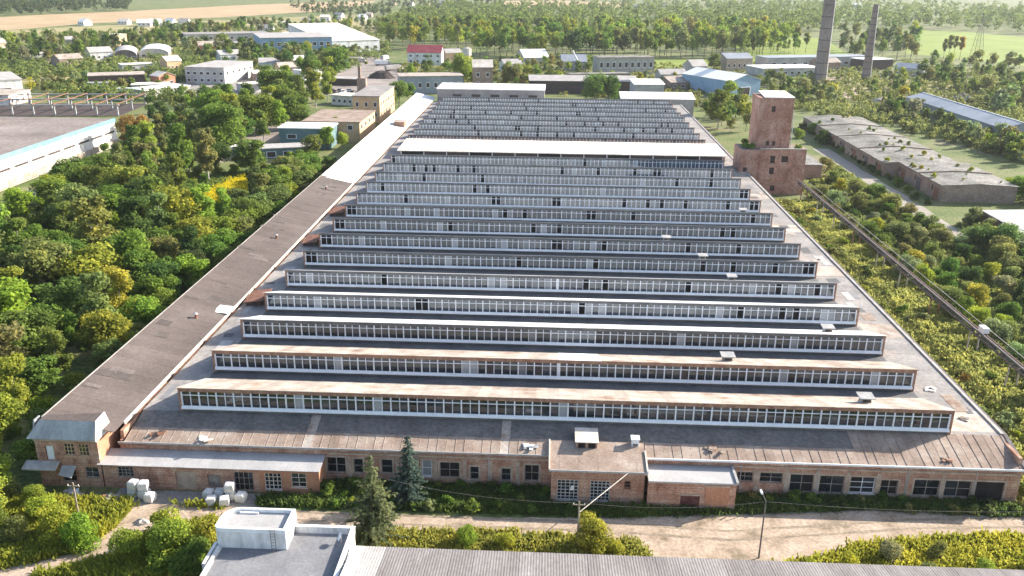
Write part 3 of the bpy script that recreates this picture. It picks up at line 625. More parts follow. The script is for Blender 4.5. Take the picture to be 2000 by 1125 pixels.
AB().box(19.6, 22.4, 90.54, 90.597, .5, 3.3).build('bricked_opening', 'brick_orange', None)
AB().box(19.5, 22.5, 90.52, 90.597, 3.302, 3.5).build('lintel', 'plaster', None)

# ------------------------------------------------------------------ foreground: white building and corrugated roof
WH = empty('white_building', (-26, 70, 0), 'white flat-roofed building with a round-ended stair tower', 'building')
class HW(MB):
    def build(s, name, mats, parent=None, **k):
        o = MB.build(s, name, mats, parent or WH, **k)
        if parent is None: o.location = (26, -70, 0)
        return o
h = HW(); h.box(-33.0, -19.6, 54, 77.3, 0, 4.6); h.build('wall', 'white_wall')
h = HW(); h.box(-32.6, -20.0, 54.3, 76.9, 4.603, 4.66); h.build('roof_deck', 'deck_grey')
for q in ((-25.88, -19.55, 77.05, 77.35, 4.605, 5.35), (-19.85, -19.5, 54, 77.049, 4.605, 5.35), (-33.05, -32.75, 54, 73.9, 4.605, 4.95)): HW().box(*q).build('parapet', 'white_wall')
h = HW(); h.box(-25.88, -19.5, 77.0, 77.4, 5.352, 5.41); h.box(-19.9, -19.45, 54, 76.999, 5.352, 5.41); h.build('coping', 'white_paint')
# stair tower, round at its left end
def rounded(x0, x1, y0, y1, r, n=10):
    p = [(x1, y0), (x1, y1)]
    for i in range(n+1):
        a = R(90+90*i/n); p.append((x0+r+r*math.cos(a), y1-r+r*math.sin(a)))
    for i in range(n+1):
        a = R(180+90*i/n); p.append((x0+r*.35+r*.35*math.cos(a), y0+r*.35+r*.35*math.sin(a)))
    return p
outer = rounded(-33.3, -25.9, 74.0, 77.8, 1.85); inner = rounded(-33.0, -26.2, 74.28, 77.52, 1.6)
h = HW(); h.prism(outer, 'z', 4.4, 6.55); h.build('tower_wall', 'white_wall')
h = HW(); n_ = len(outer)
vs = [(x, y, z) for z in (6.552, 7.0) for x, y in outer] + [(x, y, z) for z in (6.552, 7.0) for x, y in inner]
fs = []
for i in range(n_):
    j = (i+1) % n_
    fs += [(i, j, n_+j, n_+i), (2*n_+j, 2*n_+i, 3*n_+i, 3*n_+j), (n_+i, n_+j, 3*n_+j, 3*n_+i), (j, i, 2*n_+i, 2*n_+j)]
h.add(vs, fs); h.build('tower_parapet', 'white_paint')
h = HW(); h.prism(inner, 'z', 6.553, 6.6); h.build('tower_deck', 'slate')
h = HW()
for xx in (-27.4, -26.95): h.tube((xx, 73.8, 4.66), (xx, 73.8, 7.25), .03, n=6)
for i in range(7): h.tube((-27.4, 73.8, 4.9+i*.35), (-26.95, 73.8, 4.9+i*.35), .018, n=6)
h.build('ladder', 'steel_dark')
h = HW(); h.box(-25.89, -25.82, 74.8, 75.5, 4.9, 6.3); h.build('door', 'steel_grey')
h = HW(); h.box(-33.6, -33.31, 71.0, 74.6, 0, 4.9); h.build('buttress', 'white_wall')
e = empty('satellite_dish', (-20.6, 75.4, 4.66), 'small white dish on a stub mast by the parapet', 'dish')
MB().tube((0, 0, 0), (0, 0, .8), .05, n=6).build('mast', 'steel_grey', e)
h = MB(); n = 14
vs = [(0, 0, -.08)] + [(.42*math.cos(2*math.pi*i/n), .42*math.sin(2*math.pi*i/n), .06) for i in range(n)] + [(0, 0, -.12)] + [(.44*math.cos(2*math.pi*i/n), .44*math.sin(2*math.pi*i/n), .05) for i in range(n)]
h.add(vs, [(0, 1+i, 1+(i+1) % n) for i in range(n)] + [(n+1, n+2+(i+1) % n, n+2+i) for i in range(n)] + [(1+i, n+2+i, n+2+(i+1) % n, 1+(i+1) % n) for i in range(n)])
h.build('reflector', 'white_paint', e, loc=(-.1, 0, .8), rot=(R(60), 0, R(-70)))
e = empty('foam_strip', (-30.7, 77.3, 6.6), 'white slab lying against the parapet on the stair tower deck', 'slab')
MB().box(-1.0, 1.0, -.12, .12, 0, .18).build('slab', 'white_paint', e)

CR = empty('corrugated_shed', (20, 68, 0), 'long shed under a weathered grey-brown corrugated roof', 'shed')
class CB_(MB):
    def build(s, name, mats, parent=None, **k):
        o = MB.build(s, name, mats, parent or CR, **k)
        if parent is None: o.location = (-20, -68, 0)
        return o
h = CB_(); h.box(-18.9, 74, 56, 74.2, 0, 4.6); h.build('wall', 'white_wall')
def corr_mesh(w, L_, dz, ribs):
    h = MB(); n = ribs*4
    top = []
    for i in range(n+1):
        x = w*i/n; z = .013*math.sin(2*math.pi*i/4)
        top.append((x, z))
    vs = [(x, 0, z) for x, z in top] + [(x, -L_, z+dz) for x, z in top]
    h.add(vs, [(i, i+1, n+2+i, n+1+i) for i in range(n)])
    return h
cm = corr_mesh(1.15, 9.2, 1.5, 4); cme = cm.mesh('roof_sheet', 'corrugated'); cmw = cm.mesh('roof_sheet', 'sheet_grey'); cmw2 = cm.mesh('roof_sheet', 'roof_white')
for i in range(81):
    for j in range(2):
        o = link('roof_sheet', cme if i > 2 else (cmw2 if i == 0 else cmw), CR, (-39.4+1.14*i+.3, 6.6-9.0*j, 5.0+1.47*j+.008*(i % 2)), (R(random.uniform(-.12, .12)), 0, 0))
h = CB_(); h.box(-19.3, -18.9, 56, 74.5, 4.4, 5.2); h.build('verge', 'white_paint')

# ------------------------------------------------------------------ right-hand side: brick tower, trestle, sheds
def wrot(o): return o
TW = empty('brick_tower', (65, 255, 0), 'derelict pink brick tower on a wide block base beside the hall', 'tower')
base_h = [(-2.6+2, -1.2+2, 9.2, 11.4), (2.6, 4.6, 9.6, 11.4), (-.6, .8, 6.0, 8.0), (-8.2, -7.0, 6.6, 7.8), (0.2, 1.5, 1.0, 2.6)]
m = MB(); wall_cells(m, -3.6, 9.6, 0, 13.3, base_h, 'x', 0, .5); m.build('base_wall', 'brick_tower', TW)
m = MB(); wall_cells(m, -9.2, -3.601, 0, 13.0, base_h, 'x', .25, .75); m.build('base_wall', 'brick_tower', TW)
m = MB(); m.box(-9.2, -8.7, .751, 10, 0, 13.0); m.build('side_wall', 'brick_tower', TW)
m = MB(); m.box(9.1, 9.6, .501, 10, 0, 13.3); m.build('side_wall', 'brick_tower', TW)
m = MB(); m.box(-8.699, 9.099, 9.5, 10, 0, 13.0); m.build('back_wall', 'brick_tower', TW)
m = MB(); m.box(-8.9, 9.3, .6, 9.6, 12.85, 12.99); m.build('base_roof', 'roof_shed', TW)
m = MB(); m.box(-3.75, 9.75, -.15, .5, 13.302, 13.6); m.build('base_coping', 'concrete', TW)
m = MB(); m.box(-3.75, 9.75, -.08, -.003, 4.2, 4.45); m.build('string_course', 'brick_orange', TW)
for a in base_h: MB().box(a[0], a[1], .6, .66, a[2], a[3]).build('window', 'board_dark', TW)
for x in (2.8, -1.2): MB().box(x-.1, x+1.8, -.1, -.003, 8.55, 8.8).build('lintel', 'plaster', TW)
up_h = [(-1.0, .1, 23.6, 25.3)]
m = MB(); wall_cells(m, -4.6, 5.2, 16.0, 27.2, up_h, 'x', 3.0, 3.5); m.build('shaft_wall', 'brick_tower', TW)
m = MB(); m.box(-4.6, 5.2, 3.1, 12.8, 13.0, 15.999); m.build('shaft_base', 'brick_tower', TW)
m = MB(); m.box(-4.6, -4.1, 3.501, 12.8, 16, 27.2); m.build('side_wall', 'brick_tower', TW)
m = MB(); m.box(4.7, 5.2, 3.501, 12.8, 16, 27.2); m.build('side_wall', 'brick_tower', TW)
m = MB(); m.box(-4.099, 4.699, 12.3, 12.8, 16, 27.2); m.build('back_wall', 'brick_tower', TW)
m = MB(); m.box(-4.75, 5.35, 2.85, 12.95, 27.202, 27.7); m.build('cornice', 'brick_tower', TW)
m = MB(); m.slab((-3.4, 2.8, 27.9), (5.3, 2.8, 27.9), (4.6, 12.6, 28.6), (-3.2, 12.6, 28.6), .2); m.build('roof', 'roof_white', TW)
MB().box(-1.0, .1, 3.3, 3.36, 23.6, 25.3).build('window', 'board_dark', TW)
for x in (-1.6, .2): MB().box(x, x+.9, 3.04, 3.097, 13.9, 15.2).build('window', 'board_dark', TW)
m = MB(); m.tube((5.5, 3.0, 13), (5.5, 3.0, 24), .12, n=6); m.build('drain_pipe', 'steel_grey', TW)
AN = empty('brick_outhouse', (81, 274, 0), 'low brick outhouse with a flat weedy roof behind the brick tower', 'building')
m = MB(); m.box(-5.3, 4.5, 0, 22, 0, 5.0); m.build('wall', 'brick_shed', AN)
m = MB(); m.box(-5.5, 4.7, -.2, 22.2, 5.003, 5.25); m.build('roof', 'roof_shed', AN)

TR = empty('pipe_trestle', (73, 100, 0), 'long dark steel pipe trestle on posts above the weeds', 'trestle')
for s_ in (-.75, .75): MB().box(s_-.1, s_+.1, -40, 152, 4.15, 4.5).build('beam', 'steel_dark', TR)
for i in range(96):
    MB().box(-1.0, 1.0, -40+2*i-.09, -40+2*i+.09, 4.503, 4.6).build('tie', 'steel_dark', TR)
for x_, z_, r_ in ((-.35, 4.76, .14), (.3, 4.72, .1)): MB().tube((x_, -40, z_), (x_, 152, z_), r_, n=8).build('pipe', 'rust' if x_ > 0 else 'steel_dark', TR)
for s_ in (-1.0, 1.0):
    MB().box(s_-.03, s_+.03, -40, 152, 5.45, 5.52).build('handrail', 'steel_grey', TR)
for i in range(13):
    y = 146-15*i+random.uniform(-1, 1)
    for s_ in (-.75, .75): MB().tube((s_*1.25, y, -.2), (s_, y, 4.16), .13, .12, n=6).build('post', 'concrete' if i % 3 else 'rust', TR)
    MB().box(-.9, .9, y-.08, y+.08, 3.7, 3.9).build('brace', 'steel_dark', TR)
for i in range(48):
    for s_ in (-1.0, 1.0): MB().box(s_-.025, s_+.025, -40+4*i-.025, -40+4*i+.025, 4.603, 5.45).build('stanchion', 'steel_dark', TR)
e = empty('valve_box', (73.2, 138, 4.6), 'white valve box on top of the pipe trestle', 'box')
MB().box(-.5, .5, -.9, .9, .42, 1.3).build('case', 'white_paint', e); MB().box(-.3, .3, -.7, .7, 0, .419).build('foot', 'steel_dark', e)

def shed_row(name, label, x0, x1, y0, y1, z, ridge, units, wallm, roofm, gates=0, group=None):
    e = empty(name, (x0, y0, 0), label, 'shed', group); w, l = x1-x0, y1-y0
    MB().box(.2, .6, .2, l-.2, 0, z-.05).build('side_wall', wallm, e); MB().box(w-.6, w-.2, .2, l-.2, 0, z-.05).build('side_wall', wallm, e)
    MB().prism([(.6, 0), (w-.6, 0), (w-.6, z-.06), (w/2, z+ridge-.12), (.6, z-.06)], 'y', .2, .6).build('gable', wallm, e)
    MB().prism([(.6, 0), (w-.6, 0), (w-.6, z-.06), (w/2, z+ridge-.12), (.6, z-.06)], 'y', l-.6, l-.2).build('gable', wallm, e)
    u = l/units
    for i in range(units):
        dz = .06*(i % 2)
        MB().slab((-.2, i*u, z+dz), (w/2, i*u, z+ridge+dz), (w/2, (i+1)*u, z+ridge+dz), (-.2, (i+1)*u, z+dz), .15).build('roof_slope', roofm, e)
        MB().slab((w/2, i*u, z+ridge+dz), (w+.2, i*u, z+dz), (w+.2, (i+1)*u, z+dz), (w/2, (i+1)*u, z+ridge+dz), .15).build('roof_slope', roofm, e)
        if i:
            MB().prism([(-.25, z-.3), (-.25, z+.32), (w/2, z+ridge+.36), (w+.25, z+.32), (w+.25, z-.3)], 'y', i*u-.14, i*u+.14).build('fire_wall', wallm, e)
    for i in range(gates):
        y = 4+i*(l-8)/max(1, gates-1) if gates > 1 else l/2
        MB().box(.1, .197, y-1.5, y+1.5, 0, z*.72).build('gate', 'steel_dark' if i % 2 else 'rust', e)
        MB().box(.12, .198, y+2.2, y+3.2, z*.45, z*.75).build('window', 'board_dark', e)
    return e
shed_row('brick_shed', 'row of low brick sheds under a weedy grey gabled roof with dividing walls', 107.8, 132.5, 283, 380, 4.5, .9, 4, 'brick_shed', 'roof_shed', 8)
shed_row('brick_shed', 'single stepped brick shed with cracked weedy roof ending the shed row', 112.2, 133.5, 249, 282.2, 5.0, .6, 2, 'brick_shed', 'roof_shed', 3)
shed_row('brick_shed', 'low grey-roofed shed standing apart from the shed row beside the lane', 112.5, 140, 170, 225, 4.0, .5, 2, 'brick_shed', 'slate', 0)

def barn(name, label, x0, y0, w, l, z, ridge, rz=0, wallm='metal_barn', roofm='metal_barn', doors=3):
    e = empty(name, (x0, y0, 0), label, 'barn', rz=rz)
    MB().box(0, .3, 0, l, 0, z).build('side_wall', wallm, e); MB().box(w-.3, w, 0, l, 0, z).build('side_wall', wallm, e)
    for a in (0.0, l-.3): MB().prism([(.301, 0), (w-.301, 0), (w-.301, z-.02), (w/2, z+ridge-.1), (.301, z-.02)], 'y', a+.002, a+.3).build('gable', wallm, e)
    n = int(l/6)
    for i in range(n):
        a, b = -.4+i*(l+.8)/n, -.4+(i+1)*(l+.8)/n; dz = .02*(i % 2)
        MB().slab((-.5, a, z+dz-.05), (w/2, a, z+ridge+dz), (w/2, b, z+ridge+dz), (-.5, b, z+dz-.05), .1).build('roof_sheet', roofm, e)
        MB().slab((w/2, a, z+ridge+dz), (w+.5, a, z+dz-.05), (w+.5, b, z+dz-.05), (w/2, b, z+ridge+dz), .1).build('roof_sheet', roofm, e)
    MB().box(w/2-.2, w/2+.2, -.5, l+.5, z+ridge+.03, z+ridge+.16).build('ridge_cap', 'white_paint', e)
    for i in range(doors):
        y = l*(i+.5)/doors
        MB().box(-.06, -.003, y-2, y+2, 0, z*.75).build('door', 'board_dark' if i % 2 else 'grey_wall', e)
    MB().box(w*.3, w*.7, -.06, -.003, 0, z*.8).build('door', 'board_dark', e)
    return e
barn('metal_barn', 'long blue-grey metal barn with a pale ridge beyond the shed row', 176, 348, 15, 92, 6, 2.2, R(1.5))

# ------------------------------------------------------------------ houses, works and yards farther off
FOOT = []
def house(name, label, cat, p0, p1, depth, z, roof='flat', ridge=2.0, wallm='grey_wall', roofm='sheet_grey', win=None, side=None, ends='grey_wall', group=None, over=.4):
    """p0,p1: map positions of the near wall's ends; win: rows of (count, z0, z1, width share)"""
    (x0, y0), (x1, y1) = p0, p1; w = math.hypot(x1-x0, y1-y0); rz = math.atan2(y1-y0, x1-x0); FOOT.append((x0, y0, rz, w, depth))
    e = empty(name, (x0, y0, 0), label, cat, group, rz)
    m = MB()
    if roof == 'gable': m.prism([(0, 0), (depth, 0), (depth, z), (depth/2, z+ridge), (0, z)], 'x', 0, w)
    elif roof == 'gable_x': m.prism([(0, 0), (w, 0), (w, z), (w/2, z+ridge), (0, z)], 'y', 0, depth)
    elif roof == 'arch':
        pl = [(0, 0), (w, 0)] + [(w/2+w/2*math.cos(math.pi*i/12), z*.45+z*.55*math.sin(math.pi*i/12)) for i in range(13)]; m.prism(pl, 'y', 0, depth)
    elif roof == 'shed': m.prism([(0, 0), (depth, 0), (depth, z+ridge), (0, z)], 'x', 0, w)
    else: m.box(0, w, 0, depth, 0, z)
    m.build('wall', wallm, e)
    if roof == 'gable':
        o = over; t = ridge/(depth/2)*o
        MB().slab((-o, -o, z-t+.1), (w+o, -o, z-t+.1), (w+o, depth/2, z+ridge+.1), (-o, depth/2, z+ridge+.1), .15).build('roof_slope', roofm, e)
        MB().slab((-o, depth/2, z+ridge+.1), (w+o, depth/2, z+ridge+.1), (w+o, depth+o, z-t+.1), (-o, depth+o, z-t+.1), .15).build('roof_slope', roofm, e)
    elif roof == 'gable_x':
        o = over; t = ridge/(w/2)*o
        MB().slab((-o, -o, z-t+.1), (w/2, -o, z+ridge+.1), (w/2, depth+o, z+ridge+.1), (-o, depth+o, z-t+.1), .15).build('roof_slope', roofm, e)
        MB().slab((w/2, -o, z+ridge+.1), (w+o, -o, z-t+.1), (w+o, depth+o, z-t+.1), (w/2, depth+o, z+ridge+.1), .15).build('roof_slope', roofm, e)
    elif roof == 'arch':
        m = MB(); n = 13
        out = [(w/2+(w/2+.2)*math.cos(math.pi*i/12), z*.45+(z*.55+.2)*math.sin(math.pi*i/12)) for i in range(13)]
        inn = [(w/2+(w/2+.03)*math.cos(math.pi*i/12), z*.45+(z*.55+.03)*math.sin(math.pi*i/12)) for i in range(13)]
        m.prism(out+inn[::-1], 'y', -.3, depth+.3); m.build('roof', roofm, e)
    elif roof == 'shed':
        MB().slab((-over, -over, z+.2), (w+over, -over, z+.2), (w+over, depth+over, z+ridge+.2), (-over, depth+over, z+ridge+.2), .15).build('roof', roofm, e)
    else:
        MB().box(-over, w+over, -over, depth+over, z+.003, z+.35).build('roof', roofm, e)
    for (n, a, b, sh) in (win or []):
        for i in range(n):
            u = w/n; c = (i+.5)*u; q = u*sh/2
            f = MB().box(c-q, c+q, -.07, -.004, a, b).build('window', 'frame_white', e)
            MB().box(c-q*.82, c+q*.82, -.1, -.073, a+(b-a)*.12, b-(b-a)*.1).build('pane', 'board_dark', f)
    for (n, a, b, sh, sx) in (side or []):
        for i in range(n):
            u = depth/n; c = (i+.5)*u; q = u*sh/2
            X0 = (w+.004, w+.07, w+.073, w+.1) if sx > 0 else (-.07, -.004, -.1, -.073)
            f = MB().box(X0[0], X0[1], c-q, c+q, a, b).build('window', 'frame_white', e)
            MB().box(X0[2], X0[3], c-q*.82, c+q*.82, a+(b-a)*.12, b-(b-a)*.1).build('pane', 'board_dark', f)
    return e
# white works with blue eaves band
e = empty('white_works', (-158, 200, 0), 'big white works hall with a bright blue eaves band and brown roof', 'building')
MB().box(-95, 0, 0, 112, 0, 8.4).build('wall', 'white_wall', e)
MB().box(-95, .06, -.06, 112.06, 8.402, 9.7).build('eaves_band', 'blue_trim', e)
MB().box(-94.6, -.4, .4, 111.6, 9.702, 9.8).build('roof', 'works_roof', e)
MB().box(.003, .1, 0, 110, 5.0, 5.8).build('window_strip', 'steel_grey', e)
MB().box(.003, .9, 0, 111.5, .6, 2.4).build('plinth_roof', 'sheet_rust', e)
for i in range(12): MB().box(.1, .14, 2+i*9.2, 9+i*9.2, 5.12, 5.68).build('pane', 'board_dark', e)
MB().box(-94, -38, 40, 104, 9.802, 12.2).build('upper_storey', 'white_wall', e); MB().box(-94.4, -37.6, 39.6, 104.4, 12.203, 12.6).build('upper_roof', 'sheet_brown', e)
junk('roof_junk', 'dark scrap on the brown roof of the white works', 'scrap pile', -186, 262, 9.8, ['board_dark', 'rust'], 4, 1.5, 1.4)
house('white_store', 'pale long store with a grey band beyond the white works', 'building', (-300, 400), (-262, 430), 40, 9, wallm='white_wall', roofm='sheet_grey', win=[(1, 4, 5.4, .96)])
# unfinished concrete frame
e = empty('concrete_ruin', (-262, 372, 0), 'unfinished concrete frame with dark open bays beyond the white works', 'ruin', rz=R(6))
for i in range(9):
    for j in range(3): MB().box(i*9-.3, i*9+.3, j*18-.3, j*18+.3, 0, 4.4).build('column', 'steel_grey', e)
for j in range(3): MB().box(-1, 73, j*18-.35, j*18+.35, 4.402, 4.9).build('beam', 'steel_grey', e)
for i in range(9): MB().box(i*9-.3, i*9+.3, -1, 37, 4.903, 5.15).build('joist', 'rust', e)
MB().box(-1, 73, -2, 38, .03, .12).build('slab', 'board_dark', e)
e = house('open_shed', 'open-fronted shed with a pale flat roof sheltering a lorry', 'shed', at(175, 172), at(285, 168), 16, 6.2, wallm='board_dark', roofm='sheet_rust')
house('pink_hut', 'small pink hut beside the pale yard', 'hut', at(312, 169), at(344, 166), 9, 5.5, 'gable_x', 2, 'brick_orange', 'sheet_cream', [(2, 1.2, 2.8, .4)])
house('office_block', 'grey two-storey block with dark window bands and a white end', 'building', at(364, 163), at(440, 165), 40, 9.0, wallm='grey_wall', roofm='sheet_grey', win=[(6, 1.2, 3, .5), (6, 5, 6.8, .6)], side=[(5, 5, 6.8, .4, 1)])
house('small_store', 'small white store beside the grey two-storey block', 'building', at(452, 152), at(486, 150), 20, 5.5, wallm='white_wall', roofm='sheet_grey', win=[(3, 1.5, 3, .5)])
house('long_block', 'long two-storey grey block with rows of windows near the beige field', 'building', at(365, 92), at(528, 88), 26, 10, wallm='grey_wall', roofm='roof_felt', win=[(12, 1.5, 3.8, .55), (12, 5.6, 8.0, .55)])
house('arched_store', 'dark-fronted arched store with pale vault', 'store', at(224, 118), at(268, 117), 45, 7, 'arch', wallm='steel_dark', roofm='sheet_grey', win=[(3, .5, 2.6, .5)])
house('arched_store', 'light-fronted arched store next to the dark-fronted one', 'store', at(272, 113), at(330, 112), 45, 6.5, 'arch', wallm='grey_wall', roofm='roof_white', win=[(3, .5, 2.6, .5)])
house('white_house', 'white gabled house beside the arched stores', 'house', at(178, 118), at(222, 116), 16, 5.5, 'gable', 3, 'white_wall', 'sheet_grey', [(4, 1.2, 2.8, .4)])
house('cream_block', 'cream upright house among trees behind the arched stores', 'house', at(228, 93), at(250, 91), 14, 10, 'flat', 2, 'tan_wall', 'sheet_cream', [(2, 2, 4, .4), (2, 6, 8, .4)])
house('low_shed', 'dark low roofed shed among the trees at the wood edge', 'shed', at(100, 92), at(150, 90), 22, 5, 'gable', 2.5, 'grey_wall', 'sheet_grey')
house('pink_cabin', 'pink cabin by the dry meadow', 'hut', at(-12, 103), at(18, 101), 14, 7, 'gable', 3, 'plaster', 'sheet_rust', [(2, 1.5, 3.5, .4)])
house('white_row', 'long low white-roofed shed in the pale yard', 'shed', at(285, 190), at(372, 180), 14, 3.2, 'flat', 1, 'grey_wall', 'roof_white')
house('white_row', 'pale narrow shed behind the long low white-roofed shed', 'shed', at(258, 178), at(330, 176), 10, 3.0, 'flat', 1, 'grey_wall', 'sheet_cream')
house('glass_hall', 'large blue-clad hall with ribbed front and white far roof', 'building', at(512, 113), at(650, 110), 60, 14, wallm='blue_cladding', roofm='sheet_grey', win=[(10, 2, 5, .5), (10, 8, 11, .6)])
house('white_hall', 'white wide-span hall with pale sloping roof behind the blue-clad hall', 'building', at(640, 104), at(742, 100), 90, 9, 'shed', 9, 'white_wall', 'sheet_cream', [(6, 2, 5, .5)])
house('grey_house', 'grey-roofed white house before the blue-clad hall', 'house', at(508, 138), at(552, 137), 14, 5, 'gable', 2.5, 'white_wall', 'sheet_grey', [(4, 1.5, 3, .4)])
house('grey_house', 'cream low house with three windows near the tall trees', 'house', at(560, 133), at(600, 132), 14, 5, 'gable', 2.5, 'tan_wall', 'sheet_cream', [(3, 1.5, 3, .4)])
house('grey_house', 'white two-storey house beside the pale asphalt yard', 'house', at(606, 140), at(634, 139), 14, 8, 'flat', 2.5, 'white_wall', 'roof_white', [(3, 1.5, 3, .4), (3, 5, 6.6, .4)])
house('brown_house', 'brown low shed between the pale houses', 'shed', at(497, 160), at(560, 158), 20, 4.5, 'flat', 2, 'brick_shed', 'sheet_cream', [(4, 1, 2.6, .5)])
house('red_house', 'white house with a dark red gable roof among trees', 'house', at(796, 126), at(862, 127), 13, 8.5, 'gable', 4.5, 'white_wall', 'roof_red', [(5, 1.5, 3.2, .4), (5, 5.2, 6.8, .4)])
house('brick_gatehouse', 'narrow brown gatehouse with hipped pale roof', 'house', at(924, 176), at(962, 176), 10, 12.5, 'gable', 3.4, 'brick_shed', 'sheet_cream', [(2, 2, 4.5, .35), (2, 7, 9.5, .35)])
house('grey_workshop', 'long grey workshop behind the end of the hall', 'building', at(782, 184), at(905, 182), 16, 9, wallm='metal_barn', roofm='sheet_rust', win=[(8, 3, 6, .5)])
house('long_store', 'long dark store with grey roof behind the end block', 'building', at(1034, 182), at(1245, 184), 14, 6.5, 'shed', 1.6, 'board_dark', 'sheet_grey')
house('white_store', 'small white-roofed store between the long dark store and the hall', 'building', at(1238, 192), at(1296, 192), 12, 7, 'shed', 1.5, 'grey_wall', 'roof_white')
e = house('blue_hangar', 'blue-grey metal hangar with bright sloping roof', 'hangar', (95.5, 476), (113, 486), 42, 8.2, 'gable_x', 3.2, 'blue_cladding', 'roof_white', [(1, .1, 5, .35)])
house('ruined_block', 'long ruined block with dark window holes before the tree belt', 'ruin', at(1168, 146), at(1276, 145), 14, 10.5, 'flat', 1, 'concrete', 'roof_shed', [(9, 4, 8, .55)])
house('tent_house', 'house with a broad pale tent-like roof by the tree belt', 'house', at(1024, 122), at(1072, 121), 20, 3.5, 'gable', 5, 'grey_wall', 'roof_white')
house('dark_house', 'dark gabled house with a slanting white mast beside it', 'house', at(1098, 138), at(1146, 138), 14, 6, 'gable', 4, 'steel_grey', 'metal_barn', [(4, 1.5, 3.5, .4)])
house('grey_cabin', 'grey gabled cabin in the weeds before the blue-grey hangar', 'hut', at(1352, 148), at(1380, 147), 12, 6, 'gable', 3.5, 'grey_wall', 'sheet_grey', [(2, 1.5, 3, .4)])
house('pink_store', 'pinkish store behind the blue-grey hangar', 'building', at(1418, 138), at(1468, 137), 16, 8, 'gable', 3, 'plaster', 'metal_barn', [(5, 2, 4.5, .45)])
house('long_white_shed', 'long low shed with a white strip roof at the foot of the taller chimney', 'shed', at(1488, 150), at(1604, 148), 22, 5, 'flat', 1, 'grey_wall', 'roof_white', [(9, 1, 3.2, .5)])
house('black_store', 'long dark-roofed store behind the chimneys', 'building', at(1500, 134), at(1700, 130), 18, 7, 'flat', 1, 'grey_wall', 'metal_barn', [(10, 2, 4, .5)])
house('dark_garage', 'dark open garage with white roof beyond the thinner chimney', 'garage', at(1692, 138), at(1742, 136), 16, 7, 'flat', 1, 'board_dark', 'roof_white')
house('red_wall_store', 'weathered red-brown store in front of the brown gatehouse trees', 'building', at(1115, 160), at(1230, 158), 8, 4.2, 'flat', 1, 'brick_shed', 'roof_shed')
# tan blocks beside the wing
house('tan_block', 'tall tan brick block beside the white wing roof', 'building', (-84, 372), (-72.5, 372), 36, 11, 'flat', 1, 'tan_wall', 'roof_felt', [(3, 2.4, 4.4, .35), (3, 6.6, 8.8, .35)], side=[(6, 2.4, 4.4, .4, 1), (6, 6.6, 8.8, .4, 1)])
house('tan_block', 'lower tan brick block with brown roof in front of the tall tan one', 'building', (-93, 326), (-71.5, 326), 30, 7.4, 'flat', 1, 'tan_wall', 'sheet_brown', [(3, 4.5, 6.5, .3)], side=[(4, 4.5, 6.5, .4, 1)])
house('teal_store', 'teal-walled store with a pale roof beside the tan block', 'building', (-98, 312), (-79.5, 312), 12, 7.2, 'flat', 1, 'teal', 'roof_white', [(2, 3.5, 5.2, .4)])
house('teal_garage', 'low teal garage by the grey yard', 'garage', (-103, 290), (-82, 297), 8, 3.4, 'flat', 1, 'teal', 'sheet_grey', [(4, .4, 2.6, .6)])
house('white_kiosk', 'small white kiosk by the grey yard', 'kiosk', (-110, 296), (-104.5, 296), 4, 2.9, 'flat', 1, 'white_wall', 'roof_white', [(2, 1, 2.2, .5)])
pixsheet('yard', [(500, 285), (610, 262), (640, 236), (560, 238), (470, 262)], 0.03, 'asphalt', .5, 10)
e = empty('yard_wall', (-112, 285, 0), 'low pale concrete wall along the grey yard', 'wall', rz=R(62))
for i in range(14): MB().box(i*4+.02, i*4+3.95, -.1, .1, 0, 2.0).build('panel', 'concrete', e)
e = empty('concrete_fence', (-145, 215, 0), 'white concrete panel fence before the white works', 'fence', rz=R(88))
for i in range(26): MB().box(i*4+.02, i*4+3.95, -.1, .1, 0, 2.2).build('panel', 'white_paint', e)
e = empty('yard_wall', (*at(1108, 172), 0), 'weathered wall of brown panels behind the long dark store', 'wall', rz=R(2))
for i in range(14): MB().box(i*3+.02, i*3+2.95, -.1, .1, 0, 2.4).build('panel', 'brick_shed', e)
